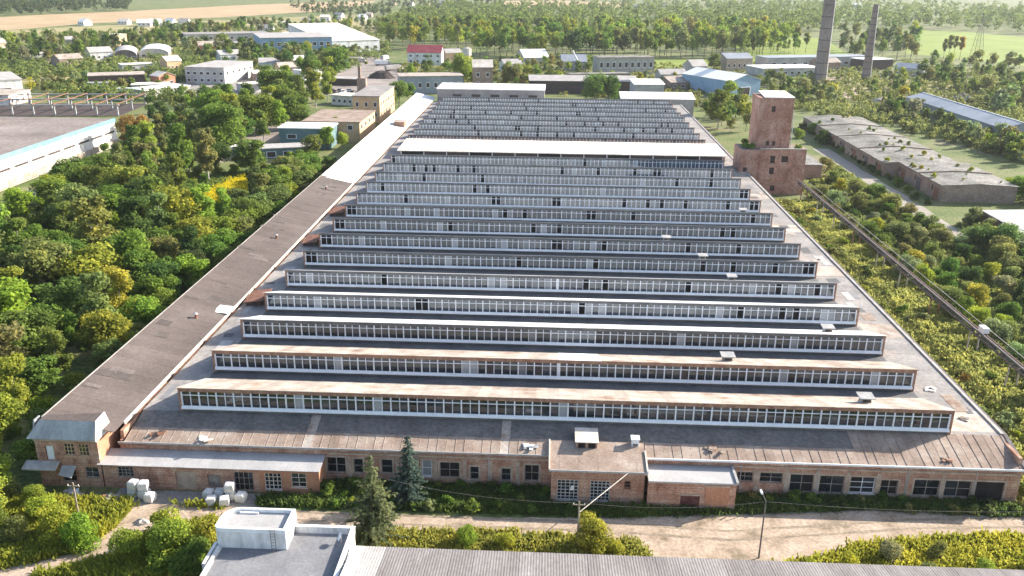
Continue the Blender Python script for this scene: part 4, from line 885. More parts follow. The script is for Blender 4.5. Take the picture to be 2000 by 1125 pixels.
more = [((432, 121), (472, 119), 12, 5, 'gable', 'white_wall', 'sheet_grey', 'white cottage behind the grey two-storey block', 'house'), ((328, 138), (356, 136), 10, 6, 'gable', 'tan_wall', 'sheet_cream', 'cream cottage beside the grove of the arched stores', 'house'),
    ((486, 182), (548, 176), 12, 4, 'flat', 'grey_wall', 'sheet_cream', 'low cream-roofed garage row by the tall trees', 'garage'), ((548, 152), (592, 150), 12, 6, 'gable', 'tan_wall', 'sheet_rust', 'tan house with a rusty roof by the tall trees', 'house'),
    ((596, 160), (640, 156), 12, 6, 'flat', 'white_wall', 'roof_white', 'white flat-roofed store beside the asphalt yard', 'store'), ((118, 131), (164, 128), 14, 5, 'gable', 'brick_shed', 'sheet_rust', 'brown rusty-roofed barn in the dry meadow', 'barn'),
    ((56, 120), (98, 118), 14, 5, 'gable', 'grey_wall', 'sheet_grey', 'grey barn at the edge of the dry meadow', 'barn'), ((560, 85), (604, 83), 14, 7, 'gable', 'white_wall', 'sheet_cream', 'white house behind the blue-clad hall', 'house'),
    ((440, 100), (490, 98), 14, 6, 'flat', 'grey_wall', 'sheet_grey', 'grey flat shed below the long two-storey block', 'shed'), ((390, 104), (428, 103), 12, 6, 'gable', 'brick_orange', 'sheet_rust', 'reddish house below the long two-storey block', 'house'),
    ((1310, 176), (1372, 174), 9, 4, 'shed', 'brick_shed', 'sheet_rust', 'rusty low shed before the hangar', 'shed'), ((1290, 160), (1340, 159), 9, 4.5, 'gable', 'grey_wall', 'sheet_grey', 'grey low hut row in the rough ground', 'hut'),
    ((1745, 146), (1800, 150), 12, 5, 'gable', 'grey_wall', 'metal_barn', 'blue-grey hut beside the copse', 'hut'), ((985, 140), (1020, 139), 10, 5, 'gable', 'white_wall', 'sheet_grey', 'white cottage near the water tower', 'house'),
    ((872, 120), (902, 119), 10, 6, 'gable', 'tan_wall', 'sheet_grey', 'tan cottage near the red-roofed house', 'house'), ((20, 208), (62, 196), 16, 5, 'flat', 'white_wall', 'sheet_rust', 'white low store beside the concrete ruin', 'store'),
    ((1600, 140), (1640, 139), 12, 6, 'gable', 'brick_shed', 'sheet_rust', 'brown store between the two chimneys', 'store'), ((240, 140), (300, 137), 10, 4, 'flat', 'grey_wall', 'sheet_cream', 'long cream-roofed shelter in the dry meadow', 'shelter')]
for a, b, d, z, rf, wm, rm, lb, ct in more:
    house(ct+'_building' if ct in ('store',) else ct, lb, ct, at(*a), at(*b), d, z, rf, 2.6, wm, rm, [(4, 1.2, 2.8, .4)])
# village roofs far off
vil = [(598,47,'sheet_grey','white'),(634,42,'sheet_cream','white'),(660,38,'sheet_grey','white'),(705,40,'roof_white','white'),(752,46,'blue_cladding','white'),(765,10,'plaster','plaster'),(800,11,'plaster','white'),(832,12,'plaster','plaster'),
       (862,9,'sheet_rust','white'),(1242,16,'metal_barn','white'),(1270,17,'blue_cladding','white'),(1298,14,'sheet_rust','white'),(1120,16,'sheet_grey','white'),(280,52,'roof_white','white'),(300,50,'roof_white','white'),(330,50,'roof_white','white'),(358,48,'sheet_grey','white'),
       (160,50,'roof_white','white'),(240,48,'sheet_cream','white'),(560,58,'sheet_cream','white'),(520,62,'sheet_grey','white'),(1675,14,'roof_white','white'),(720,34,'sheet_rust','plaster')]
desc = ['grey-roofed', 'cream-roofed', 'slate-roofed']
rn = {'sheet_grey': 'grey', 'sheet_cream': 'cream', 'roof_white': 'white', 'blue_cladding': 'blue', 'plaster': 'pinkish', 'sheet_rust': 'rusty beige', 'metal_barn': 'blue-grey'}
for (px, py, rm, wm) in vil:
    p = at(px, py); w = random.uniform(8, 15)
    house('village_house', 'tiny %s village house with a %s roof beyond the fields' % ('pinkish' if wm == 'plaster' else 'white', rn[rm]), 'house', (p[0]-w/2, p[1]), (p[0]+w/2, p[1]+random.uniform(-4, 4)), random.uniform(8, 12), random.uniform(3.5, 6), 'gable', random.uniform(2.4, 3.8), 'plaster' if wm == 'plaster' else 'white_wall', rm, [(3, 1.5, 3.2, .4)], group='village houses beyond the fields')
# chimneys
def chimney(label, x, y, r0, r1, h):
    e = empty('chimney', (x, y, 0), label, 'chimney')
    n = 24; segs = 12
    for k in range(segs):
        z0, z1 = h*k/segs, h*(k+1)/segs
        MB().tube((0, 0, z0+.001), (0, 0, z1), r0+(r1-r0)*k/segs, r0+(r1-r0)*(k+1)/segs, n=n).build('section', 'chimney', e)
        if k: MB().tube((0, 0, z0-.25), (0, 0, z0+.25), r0+(r1-r0)*k/segs+.14, r0+(r1-r0)*k/segs+.14, n=n).build('band', 'steel_dark', e)
    MB().tube((r0*.72, -r0*.72, 2), (r1*.78, -r1*.78, h), .18, n=6).build('ladder', 'white_paint', e)
    MB().tube((0, 0, h), (0, 0, h+.4), r1+.3, r1+.3, n=n).build('rim', 'steel_dark', e)
p = at(1600, 166); chimney('taller stout brick chimney behind the tower', p[0], p[1], 3.8, 3.0, 78)
p = at(1690, 158); chimney('thinner brick chimney with dark banding', p[0], p[1], 2.9, 1.5, 45)
# water tower, pylon, mast
e = empty('water_tower', (*at(912, 148), 0), 'cream round water tower among the trees', 'water tower')
MB().tube((0, 0, 0), (0, 0, 12.5), 2.6, 2.4, n=14).build('shaft', 'tan_wall', e); MB().tube((0, 0, 12.501), (0, 0, 16.5), 2.9, 2.9, n=14).build('tank', 'sheet_cream', e); MB().tube((0, 0, 16.501), (0, 0, 17.6), 3.0, .3, n=14).build('cap', 'sheet_grey', e)
def pylon(label, x, y, h):
    e = empty('pylon', (x, y, 0), label, 'pylon'); b = h*.11
    for sx in (-1, 1):
        for sy in (-1, 1): MB().tube((sx*b, sy*b, 0), (sx*.4, sy*.4, h), .16, .1, n=4).build('leg', 'steel_dark', e)
    m = MB()
    for k in range(7):
        a, c = k/7, (k+1)/7; ra, rc = b+(.4-b)*a, b+(.4-b)*c
        for sy in (-1, 1):
            m.tube((-ra, sy*ra, h*a), (rc, sy*rc, h*c), .08, n=4); m.tube((ra, sy*ra, h*a), (-rc, sy*rc, h*c), .08, n=4)
    m.build('lattice', 'steel_dark', e)
    for z, w in ((.72, .2), (.86, .15)): MB().box(-h*w, h*w, -.15, .15, h*z, h*z+.3).build('crossarm', 'steel_dark', e)
pylon('lattice power pylon standing in the green field', *at(1906, 112), 34)
e = empty('mast', (*at(1132, 138), 0), 'white slanting mast beside the dark gabled house', 'mast')
MB().tube((-5, 0, 13), (1, 0, 1), .5, .6, n=8).build('boom', 'white_paint', e); MB().tube((1, 0, 0), (1, 0, 3), .6, n=8).build('foot', 'steel_dark', e)
e = empty('brick_stack', (*at(708, 178), 0), 'short dark brick stack by the asphalt yard', 'stack')
MB().box(-2.4, 2.4, -2, 2, 0, 7).build('base', 'brick_shed', e); MB().box(-1.9, -.5, -.7, .7, 7.002, 13.5).build('flue', 'brick_shed', e)

# vehicles
def truck(label, px, py, rz, cabm, boxm, L_=9.0, group='parked lorries'):
    e = empty('lorry', (*at(px, py), 0), label, 'lorry', group, rz)
    MB().box(-L_/2, L_/2-2.3, -1.25, 1.25, 1.0, 3.7).build('cargo_box', boxm, e)
    MB().hexa([(L_/2-2.2,-1.2,.7),(L_/2,-1.2,.7),(L_/2,1.2,.7),(L_/2-2.2,1.2,.7)], [(L_/2-2.2,-1.15,3.0),(L_/2-.5,-1.15,3.0),(L_/2-.5,1.15,3.0),(L_/2-2.2,1.15,3.0)]).build('cab', cabm, e)
    MB().hexa([(L_/2-.22,-1.0,1.9),(L_/2-.16,-1.0,1.9),(L_/2-.16,1.0,1.9),(L_/2-.22,1.0,1.9)], [(L_/2-.47,-1.0,2.8),(L_/2-.41,-1.0,2.8),(L_/2-.41,1.0,2.8),(L_/2-.47,1.0,2.8)]).build('windscreen', 'dark_void', e)
    MB().box(-L_/2, L_/2-.2, -.5, .5, .6, .99).build('chassis', 'steel_dark', e)
    for x in (-L_/2+1.2, -L_/2+2.4, L_/2-1.2):
        for s_ in (-1, 1): MB().tube((x, s_*.85, .5), (x, s_*1.2, .5), .5, n=12).build('wheel', 'tyre', e)
def car(label, px, py, rz, bm, group):
    e = empty('car', (*at(px, py), 0), label, 'car', group, rz)
    MB().prism([(-2.1, .35), (2.1, .35), (2.15, .8), (1.2, .95), (-2.05, 1.0), (-2.15, .8)], 'y', -.88, .88).build('body', bm, e)
    MB().hexa([(-1.8,-.8,.99),(1.05,-.8,.97),(1.05,.8,.97),(-1.8,.8,.99)], [(-1.35,-.66,1.48),(.35,-.66,1.48),(.35,.66,1.48),(-1.35,.66,1.48)]).build('cabin', 'dark_void', e)
    MB().box(-1.3, .3, -.64, .64, 1.482, 1.53).build('roof', bm, e)
    for x in (-1.35, 1.35):
        for s_ in (-1, 1): MB().tube((x, s_*.7, .33), (x, s_*.92, .33), .33, n=12).build('wheel', 'tyre', e)
truck('white lorry parked before the open-fronted shed', 200, 174, R(10), 'white_paint', 'bag', 14)
truck('silver lorry in the asphalt yard', 748, 128, R(15), 'steel_grey', 'white_paint', 11)
truck('white lorry with grey box at the yard edge', 770, 138, R(40), 'white_paint', 'sheet_grey', 13)
truck('blue-grey lorry beside the yard trees', 752, 118, R(80), 'blue_cladding', 'grey_wall', 12)
truck('long pale bus-like lorry at the head of the asphalt yard', 692, 122, R(4), 'grey_wall', 'sheet_cream', 16)
truck('white long lorry beside the concrete frame', 258, 186, R(6), 'white_paint', 'white_paint', 14)
for i, (px, py, c) in enumerate([(648, 178, 'dark_void'), (656, 181, 'steel_dark'), (664, 178, 'steel_grey'), (672, 181, 'white_paint'), (682, 179, 'white_paint'), (690, 182, 'steel_dark'), (1700, 160, 'white_paint'), (1676, 158, 'white_paint'), (1655, 146, 'white_paint')]):
    car({'dark_void': 'black', 'steel_dark': 'dark grey', 'steel_grey': 'silver', 'white_paint': 'white'}[c]+(' car parked in front of the tan block' if i < 6 else ' car by the dirt track at the chimneys'), px, py, R(80 if i < 6 else 15), c, 'parked cars')
house('car_shelter', 'long grey-roofed car shelter beside the asphalt yard', 'shelter', at(640, 166), at(698, 168), 10, 3.6, 'flat', 1, 'board_dark', 'sheet_grey')
house('yard_office', 'low white office with dark gate beside the tall tan block', 'building', at(648, 204), at(700, 208), 10, 4.4, 'flat', 1, 'white_wall', 'sheet_cream', [(5, 1.2, 2.8, .5)])

# ------------------------------------------------------------------ yard things at the front
def bag_mesh(seed):
    r = random.Random(seed); h = MB(); n = 12; rings = [(0, .52), (.12, .62), (.6, .66), (1.0, .6), (1.1, .45)]
    vs = []
    for z, rad in rings:
        for i in range(n):
            a = 2*math.pi*i/n+math.pi/12*3; sq = 1/max(abs(math.cos(a)), abs(math.sin(a)))
            rr = rad*(.15+.82*sq)*.92*(1+r.uniform(-.05, .05)); vs.append((rr*math.cos(a), rr*math.sin(a), z+r.uniform(-.02, .02)))
    vs += [(0, 0, 0), (0, 0, 1.12)]
    fs = [(k*n+i, k*n+(i+1) % n, (k+1)*n+(i+1) % n, (k+1)*n+i) for k in range(len(rings)-1) for i in range(n)]
    b = len(rings)*n; fs += [((i+1) % n, i, b) for i in range(n)] + [((len(rings)-1)*n+i, (len(rings)-1)*n+(i+1) % n, b+1) for i in range(n)]
    h.add(vs, fs); return h.mesh('bulk_bag', 'bag')
bagm = [bag_mesh(i) for i in range(3)]
bags = [(-49.6,89.6,0,1),(-49.5,89.5,1.1,1),(-48.2,89.3,0,1),(-48.2,89.35,1.1,1),(-47.2,88.6,0,1),(-50.0,90.4,0,1),(-40.4,89.7,0,2),(-39.1,89.9,0,2),(-37.7,89.6,0,2),(-37.7,89.6,1.1,2),(-36.3,89.3,0,2),(-39.6,88.3,0,2),(-38.0,88.3,0,2)]
for i, (x, y, z, gset) in enumerate(bags):
    o = link('bulk_bag', bagm[i % 3], None, (x, y, z+.02), (0, 0, random.uniform(-.3, .3)))
    lb = ('white bulk bag in the pile near the wing' if gset == 1 else 'white bulk bag in the pile before the lean-to door') + (', stacked on top' if z > 0 else '')
    tag(o, lb, 'bulk bag', 'bulk bags in the yard')
e = empty('street_lamp', (24.2, 81.7, 0), 'street lamp with a thin grey pole beside the dirt road', 'street lamp')
MB().tube((0, 0, 0), (0, 0, 7.4), .1, .07, n=8).build('pole', 'steel_dark', e); MB().tube((0, 0, 7.35), (-.35, .5, 8.0), .05, n=6).build('arm', 'steel_dark', e)
MB().hexa([(-.5,.35,7.95),(-.25,.35,7.95),(-.3,.95,8.1),(-.55,.95,8.1)], [(-.48,.37,8.1),(-.27,.37,8.1),(-.32,.93,8.2),(-.53,.93,8.2)]).build('lamp_head', 'white_paint', e)
def pole(label, x, y, h, arm=True):
    e = empty('utility_pole', (x, y, 0), label, 'pole')
    MB().tube((0, 0, 0), (0, 0, h), .13, .09, n=8).build('post', 'wood', e)
    if arm:
        MB().box(-.7, .7, -.05, .05, h-.5, h-.38).build('crossarm', 'wood', e)
        for x_ in (-.6, .6): MB().tube((x_, 0, h-.378), (x_, 0, h-.2), .04, n=6).build('insulator', 'white_paint', e)
    return e
pole('wooden utility pole by the leafy bush in front of the brick bay', 4.2, 81.9, 6.4)
pole('leaning grey utility pole among the yellow weeds', -52.6, 82.5, 6.2)
def wire(label, p, q, sag, r=.018, m='steel_dark', name='overhead_wire'):
    h = MB(); n = 10; p, q = Vector(p), Vector(q); last = p
    for i in range(1, n+1):
        t = i/n; c = p.lerp(q, t); c.z -= sag*4*t*(1-t); h.tube(last, c, r, n=4, cap=(i in (1, n))); last = c
    tag(h.build(name, m, None), label, 'wire', 'overhead wires')
for dz in (0, .0):
    pass
wire('overhead wire from the wooden pole to the street lamp', (4.8, 81.9, 6.2), (24.2, 81.7, 7.3), .7)
wire('overhead wire from the wooden pole towards the spruces', (3.6, 81.9, 6.2), (-18.6, 84.0, 7.4), .8)
wire('overhead wire from the street lamp along the dirt road', (24.2, 81.7, 7.3), (66, 83.5, 7.0), .9)
tag(MB().tube((4.3, 82.0, 5.0), (10.6, 91.3, 4.6), .055, n=6).build('service_pipe', 'concrete', None), 'pale slanting service pipe from the wooden pole to the brick bay', 'pipe')
def rubble(label, x, y, s, n, name='rubble_heap', ms=('rubble', 'concrete', 'rust')):
    e = empty(name, (x, y, 0), label, 'rubble')
    k = 16; vs = [(0, 0, s*.5)] + [(s*math.cos(2*math.pi*i/k)*random.uniform(.8, 1.2), s*math.sin(2*math.pi*i/k)*random.uniform(.6, .9), -.05) for i in range(k)]
    mids = [(v[0]*.55+random.uniform(-.1, .1)*s, v[1]*.55, s*random.uniform(.22, .4)) for v in vs[1:]]
    MB().add(vs+mids, [(0, 1+k+i, 1+k+(i+1) % k) for i in range(k)] + [(1+k+i, 1+i, 1+(i+1) % k, 1+k+(i+1) % k) for i in range(k)]).build('mound', ms[0], e)
    for i in range(n):
        a = random.uniform(0, 6.28); r = s*random.uniform(.1, 1); q = s*random.uniform(.08, .2)
        MB().hexa([(-q,-q*.6,0),(q,-q*.5,0),(q*.9,q*.6,0),(-q,q*.5,0)], [(-q*.8,-q*.5,q*.5),(q*.8,-q*.5,q*.6),(q*.8,q*.4,q*.5),(-q*.9,q*.4,q*.6)]).build('chunk', ms[i % len(ms)], e, loc=(r*math.cos(a), r*math.sin(a)*.75, s*.5*max(0, 1-r/s)), rot=(random.uniform(-.3, .3), random.uniform(-.3, .3), a))
rubble('low earth and rubble mound between the wing and the bag pile', -52.0, 88.2, 1.9, 14)
e = empty('brush_pile', (-55.6, 87.2, 0), 'reddish heap of dead branches in front of the end block', 'brush pile')
for i in range(46):
    a = random.uniform(0, 6.28); l = random.uniform(.6, 1.9); p = Vector((random.gauss(0, .7), random.gauss(0, .5), random.uniform(.05, .6)))
    MB().tube(p, p+Vector((math.cos(a)*l, math.sin(a)*l, random.uniform(-.1, .7))), .035, .012, n=4).build('branch', 'rust' if i % 3 else 'wood', e)
junk('tin_heap', 'bent grey tin sheets heaped below the porch canopy', 'scrap pile', -57.2, 89.4, 0.02, ['steel_grey', 'concrete', 'white_paint'], 7, .9, .7)
junk('white_sack', 'flat white plastic sack lying on the grass before the porch', 'scrap pile', -54.0, 88.2, 0.02, ['white_paint', 'bag'], 2, .2, .45)
rubble('small brick rubble heap beside the dirt track', -46.2, 84.2, 1.0, 10)
rubble('pale rubble heap at the end of the dirt track by the chimneys', *at(1722, 203), 7, 16)
rubble('grey scrap heap beside the long metal barn', *at(1770, 210), 8, 18)
rubble('dark scrap heap left of the grey scrap heap by the barn', *at(1735, 212), 6, 14, ms=('board_dark', 'steel_grey', 'white_paint'))
rubble('broken masonry heap in the dry yard beyond the barn', *at(1880, 196), 7, 16)
rubble('dark coal heap in the asphalt yard', *at(745, 152), 9, 6, ms=('board_dark', 'board_dark'))

# ------------------------------------------------------------------ vegetation
def leaves(C, Nn, S, rng, aspect=1.0):
    """quads with centres C, approximate normals Nn, half sizes S"""
    N = len(C); Nn = Nn/np.linalg.norm(Nn, axis=1, keepdims=True)
    t = rng.normal(size=(N, 3)); t -= Nn*np.sum(t*Nn, axis=1, keepdims=True); t /= np.linalg.norm(t, axis=1, keepdims=True)
    b = np.cross(Nn, t); S = S[:, None]; V = np.empty((N, 4, 3))
    V[:, 0] = C-t*S*aspect; V[:, 1] = C-b*S*.62+Nn*S*.12; V[:, 2] = C+t*S*aspect; V[:, 3] = C+b*S*.62+Nn*S*.12
    return V
def crown(rng, H, r, lobes, per, leaf, z0=.28, shape='round', squash=.8):
    """one crown, built from overlapping lobes of leaves; returns quads, values, lobe centres"""
    Q, A, LC = [], [], []
    for i in range(lobes):
        zz = z0+.12+(1-z0-.2)*rng.random()
        if shape == 'round': rad = r*.74*math.sqrt(max(0.05, 1-((zz-.56)/.48)**2))
        elif shape == 'tall': rad = r*.62*(1-.55*abs(zz-.5)/.5)
        else: rad = r*.85*math.sqrt(max(.05, 1-zz*.9))
        a = rng.random()*6.283; q = math.sqrt(rng.random())*rad
        c = np.array([q*math.cos(a), q*math.sin(a), H*zz]); LC.append(c)
        R0 = r*(.2+.34*rng.random()**1.3)*(.85 if shape == 'tall' else 1)
        d = rng.normal(size=(per, 3)); d[:, 2] = d[:, 2]*.9+.25; d /= np.linalg.norm(d, axis=1, keepdims=True)
        k = .55+.5*rng.random((per, 1))**.6
        P = c + d*R0*k*np.array([1, 1, squash])
        P += rng.normal(size=(per, 3))*leaf*.6
        P[:, 2] = np.clip(P[:, 2], H*z0*.55, H*1.02)
        Nn = d*.8+rng.normal(size=(per, 3))*.55+np.array([0, 0, .25])
        S = leaf*(.6+.8*rng.random(per))
        Q.append(leaves(P, Nn, S, rng)); base = rng.normal()*.13
        A.append(np.clip(.45+base+.22*rng.normal(size=per), 0, 1))
    return np.concatenate(Q), np.concatenate(A), LC
def trunk_mesh(name, H, r, LC, rng, nl=5, top=.55, m='bark'):
    h = MB(); p = Vector((0, 0, -.2)); n = 4
    for i in range(n):
        q = Vector((rng.normal()*.04*H*.3, rng.normal()*.04*H*.3, H*top*(i+1)/n)); h.tube(p, q, r*(1-.2*i), r*(1-.2*(i+1)), n=7, cap=(i in (0, n-1))); p = q
    for c in LC[:nl]:
        z = min(H*top*.9, max(H*.2, c[2]*.65)); h.tube((0, 0, z), (c[0]*.9, c[1]*.9, c[2]), r*.4, r*.12, n=5)
    return h.mesh(name, m)
def tree_proto(seed, H, r, lobes, per, leaf, shape, z0, tr):
    rng = np.random.default_rng(seed); Q, A, LC = crown(rng, H, r, lobes, per, leaf, z0, shape)
    return (H, quadmesh('crown', Q, A, 'leaf'), trunk_mesh('trunk', H, tr, LC, rng, 5, .75 if shape == 'tall' else .55, 'bark_pale' if shape == 'tall' else 'bark'))
ROUND = [tree_proto(10+i, 10, 3.8+.3*(i % 3), 28, 190, .27, 'round', .18, .2) for i in range(5)]
TALL = [tree_proto(30+i, 14, 3.4, 26, 200, .28, 'tall', .16, .18) for i in range(4)]
BUSH = [tree_proto(50+i, 4, 2.4, 18, 300, .135, 'bush', .02, .08) for i in range(4)]
SHRUB = [tree_proto(60+i, 1.6, 1.1, 8, 80, .15, 'bush', .02, .04) for i in range(4)]
def joined(name, Q, A, LC, H, tr, rng, top=.55, nl=3):
    """crown and trunk in one mesh for trees too small to show their parts"""
    me = quadmesh(name, Q, A, 'leaf'); t = trunk_mesh('t', H, tr, LC, rng, nl, top)
    import bmesh
    bm = bmesh.new(); bm.from_mesh(me); n0 = len(bm.faces); bm.from_mesh(t); bm.faces.ensure_lookup_table()
    for f in bm.faces[n0:]: f.material_index = 1
    bm.to_mesh(me); bm.free(); me.materials.append(MATS['bark']); bpy.data.meshes.remove(t); return me
def far_proto(seed, H, r, lobes, per, leaf, shape, z0):
    rng = np.random.default_rng(seed); Q, A, LC = crown(rng, H, r, lobes, per, leaf, z0, shape)
    return (H, joined('tree', Q, A, LC, H, .28, rng))
FARR = [far_proto(70+i, 20, 6.2, 16, 60, .75, 'round', .25) for i in range(4)]
FART = [far_proto(80+i, 24, 4.6, 16, 60, .75, 'tall', .3) for i in range(4)]
FARB = [far_proto(90+i, 8, 3.6, 12, 55, .5, 'bush', .05) for i in range(3)]
def spruce_proto(seed, H, r):
    rng = np.random.default_rng(seed); C, Nn, S, A = [], [], [], []
    nl = 24
    for k in range(nl):
        t = k/nl; z = H*(.05+.93*t); R0 = r*(1-t)**.8*(.7+.5*rng.random()); nb = int(9*(1-t))+4
        for b in range(nb):
            a = rng.random()*6.283; L_ = R0*(.45+.75*rng.random()); n = max(3, int(L_/.14)); va = rng.normal()*.12
            s = np.linspace(.12, 1, n); dz = -.28*L_*s**1.4+.1*L_*s**3
            for rep in range(2):
                off = rng.normal(size=(n, 3))*np.array([.1, .1, .06])
                C.append(np.stack([np.cos(a)*L_*s, np.sin(a)*L_*s, z+dz], 1)+off)
                Nn.append(np.stack([np.cos(a)*.35+rng.normal(size=n)*.35, np.sin(a)*.35+rng.normal(size=n)*.35, np.ones(n)], 1)); S.append(.13+.1*rng.random(n)); A.append(np.clip(.38+va+.3*(s-.4)+.12*rng.normal(size=n), 0, 1))
    C, Nn, S, A = map(np.concatenate, (C, Nn, S, A))
    h = MB(); h.tube((0, 0, -.2), (0, 0, H*.95), .2, .03, n=7)
    return (H, quadmesh('crown', leaves(C, Nn, S, rng, 1.25), A, 'leaf'), h.mesh('trunk', 'bark'))
SPR = [spruce_proto(5, 11.5, 3.5), spruce_proto(6, 9.5, 2.9)]
PAL = {'dark green': (.095, .15, .045), 'mid green': (.17, .25, .055), 'olive green': (.235, .265, .09), 'lime green': (.28, .355, .06), 'orange-tinged': (.36, .25, .08), 'yellow-green': (.37, .395, .06), 'pale grey-green': (.28, .33, .165)}
def jit(c, k=.12): return tuple(max(.01, v*(1+random.uniform(-k, k))) for v in c)+(1,)
def plant(protos, x, y, h, col, name, label, group, cat='tree', wide=1.0):
    H, cm, tm = random.choice(protos); s = h/H; rz = random.uniform(0, 6.28)
    e = empty(name, (x, y, 0), label, cat, group, rz); sw = s*wide*random.uniform(.92, 1.1); e.scale = (sw, sw, s)
    c = link('crown', cm, e); c.color = jit(PAL[col]); link('trunk', tm, e)
    return e
def plant_far(protos, x, y, h, col, name, label, group, cat='tree'):
    H, me = random.choice(protos); s = h/H; o = link(name, me, None, (x, y, 0), (0, 0, random.uniform(0, 6.28))); sw = s*random.uniform(.85, 1.15); o.scale = (sw, sw, s); o.color = jit(PAL[col])
    return tag(o, label, cat, group)
def to_pix(x, y, z):
    d = np.array([x, y, z-CAM_H]); q = d.dot(F_)
    return 1000+FPX*d.dot(R_)/q, 562.5-FPX*d.dot(U_)/q
def inpoly(x, y, P):
    c = False; j = len(P)-1
    for i in range(len(P)):
        if (P[i][1] > y) != (P[j][1] > y) and x < (P[j][0]-P[i][0])*(y-P[i][1])/(P[j][1]-P[i][1])+P[i][0]: c = not c
        j = i
    return c
def pick(w):
    k = list(w); return random.choices(k, [w[q] for q in k])[0]
def scatter(n_try, box_, dmin, ok):
    pts = []
    x0, x1, y0, y1 = box_; cell = {}
    for _ in range(n_try):
        x, y = random.uniform(x0, x1), random.uniform(y0, y1)
        d = dmin(x, y) if callable(dmin) else dmin
        if not ok(x, y): continue
        ci, cj = int(x//8), int(y//8)
        if any((x-a)**2+(y-b)**2 < d*d for i in (-1, 0, 1) for j in (-1, 0, 1) for a, b in cell.get((ci+i, cj+j), [])): continue
        cell.setdefault((ci, cj), []).append((x, y)); pts.append((x, y))
    return pts
# the wood beside the wing
clear = [[(-118, 270), (-66, 270), (-66, 420), (-118, 420)], [(-49, 70), (-30, 70), (-30, 100), (-49, 100)], [(-64, 84), (-45, 84), (-45, 100), (-64, 100)], [(-150, 196), (-260, 196), (-260, 320), (-150, 320)], [(-60, 70), (-40, 70), (-40, 79), (-60, 77)], [(-102, 205), (-83, 205), (-80, 268), (-102, 268)], [(-155, 322), (-270, 322), (-270, 420), (-180, 420)]]
def wood_ok(x, y):
    if x > -63.5 or x < -139 or any(inpoly(x, y, P) for P in clear): return False
    px, py = to_pix(x, y, 4)
    return -70 < px < 720 and py < 1190
for x, y in scatter(14000, (-175, -64.4, 70, 345), lambda x, y: 4.4 if x > -75 else 6.6, wood_ok):
    edge = min(1, (-63-x)/30); h = random.uniform(5.4, 8.6)+edge*random.uniform(0, 6.0)
    if x < -112 and y > 170: h *= .75
    if x > -69: h = random.uniform(3.4, 6.4)
    px, py = to_pix(x, y, 6)
    tall = (220 < px < 420 and 190 < py < 360 and random.random() < .7) or random.random() < .08
    col = pick({'dark green': 1.8, 'mid green': 5, 'olive green': 2.0, 'lime green': 2.6, 'orange-tinged': .22, 'yellow-green': .35})
    if py > 560: col = pick({'dark green': 1, 'mid green': 3.5, 'lime green': 4, 'yellow-green': .9, 'olive green': 1.2})
    if not tall and x < -72 and random.random() < .3:
        plant(TALL, x, y, h*random.uniform(1.1, 1.45), col, 'broadleaf_tree', '%s upright tree in the wood beside the wing' % col, 'trees of the wood beside the wing', wide=1.3)
    elif tall and x < -72: plant(TALL, x, y, h*1.45, 'mid green' if random.random() < .5 else 'olive green', 'birch_tree', 'tall slender tree rising above the wood beside the wing', 'trees of the wood beside the wing')
    else: plant(ROUND, x, y, h, col, 'broadleaf_tree', '%s bushy tree in the wood beside the wing' % col, 'trees of the wood beside the wing', wide=random.uniform(1.05, 1.4))
for x, y in scatter(6000, (-150, -63.8, 70, 330), 4.6, wood_ok):
    col = pick({'mid green': 4, 'olive green': 2, 'lime green': 2.6, 'pale grey-green': .8})
    plant(BUSH, x, y, random.uniform(2.0, 3.6), col, 'wild_bush', '%s understorey bush in the wood beside the wing' % col, 'understorey of the wood', 'bush', 1.3)
# tall trees between the wood and the grey yard
for (px, py, h, c) in [(438,296,15,'mid green'),(470,280,14,'olive green'),(420,262,15,'mid green'),(500,262,14,'mid green'),(528,245,15,'lime green'),(560,240,15,'mid green'),(590,225,16,'mid green'),(618,212,16,'lime green'),(640,200,14,'lime green'),(405,245,14,'dark green'),(450,238,15,'mid green'),
        (545,215,13,'olive green'),(575,205,13,'mid green'),(610,188,13,'olive green'),(380,300,14,'olive green'),(345,300,13,'mid green'),(325,280,14,'dark green'),(300,330,14,'lime green'),(270,300,12,'orange-tinged'),(355,250,12,'dark green'),(300,245,11,'dark green'),(490,230,14,'dark green'),(540,203,15,'mid green'),(562,190,15,'lime green'),(522,180,13,'mid green'),(602,172,15,'mid green'),(642,175,16,'lime green'),(655,152,17,'mid green'),(630,152,14,'olive green'),(480,255,15,'mid green'),(515,278,11,'mid green'),(548,262,12,'lime green'),(578,252,12,'mid green'),(455,270,16,'lime green')]:
    x, y = at(px, py); plant(TALL if random.random() < .6 else ROUND, x, y, h*1.12, c, 'poplar_tree', '%s tall tree on the strip between the wood and the grey yard' % c, 'tall trees by the grey yard', wide=1.15)
for (px, py, h, c) in [(655,270,8,'mid green'),(640,292,9,'lime green'),(612,310,8,'mid green'),(670,290,6,'yellow-green'),(625,285,7,'yellow-green'),(520,400,8,'dark green'),(560,380,7,'olive green'),(520,350,5,'mid green'),(780,208,12,'mid green'),(762,212,9,'olive green'),(798,200,9,'mid green')]:
    x, y = at(px, py); plant(ROUND, x, y, h, c, 'broadleaf_tree', '%s round tree close against the wing and tan blocks' % c, 'trees close to the wing')
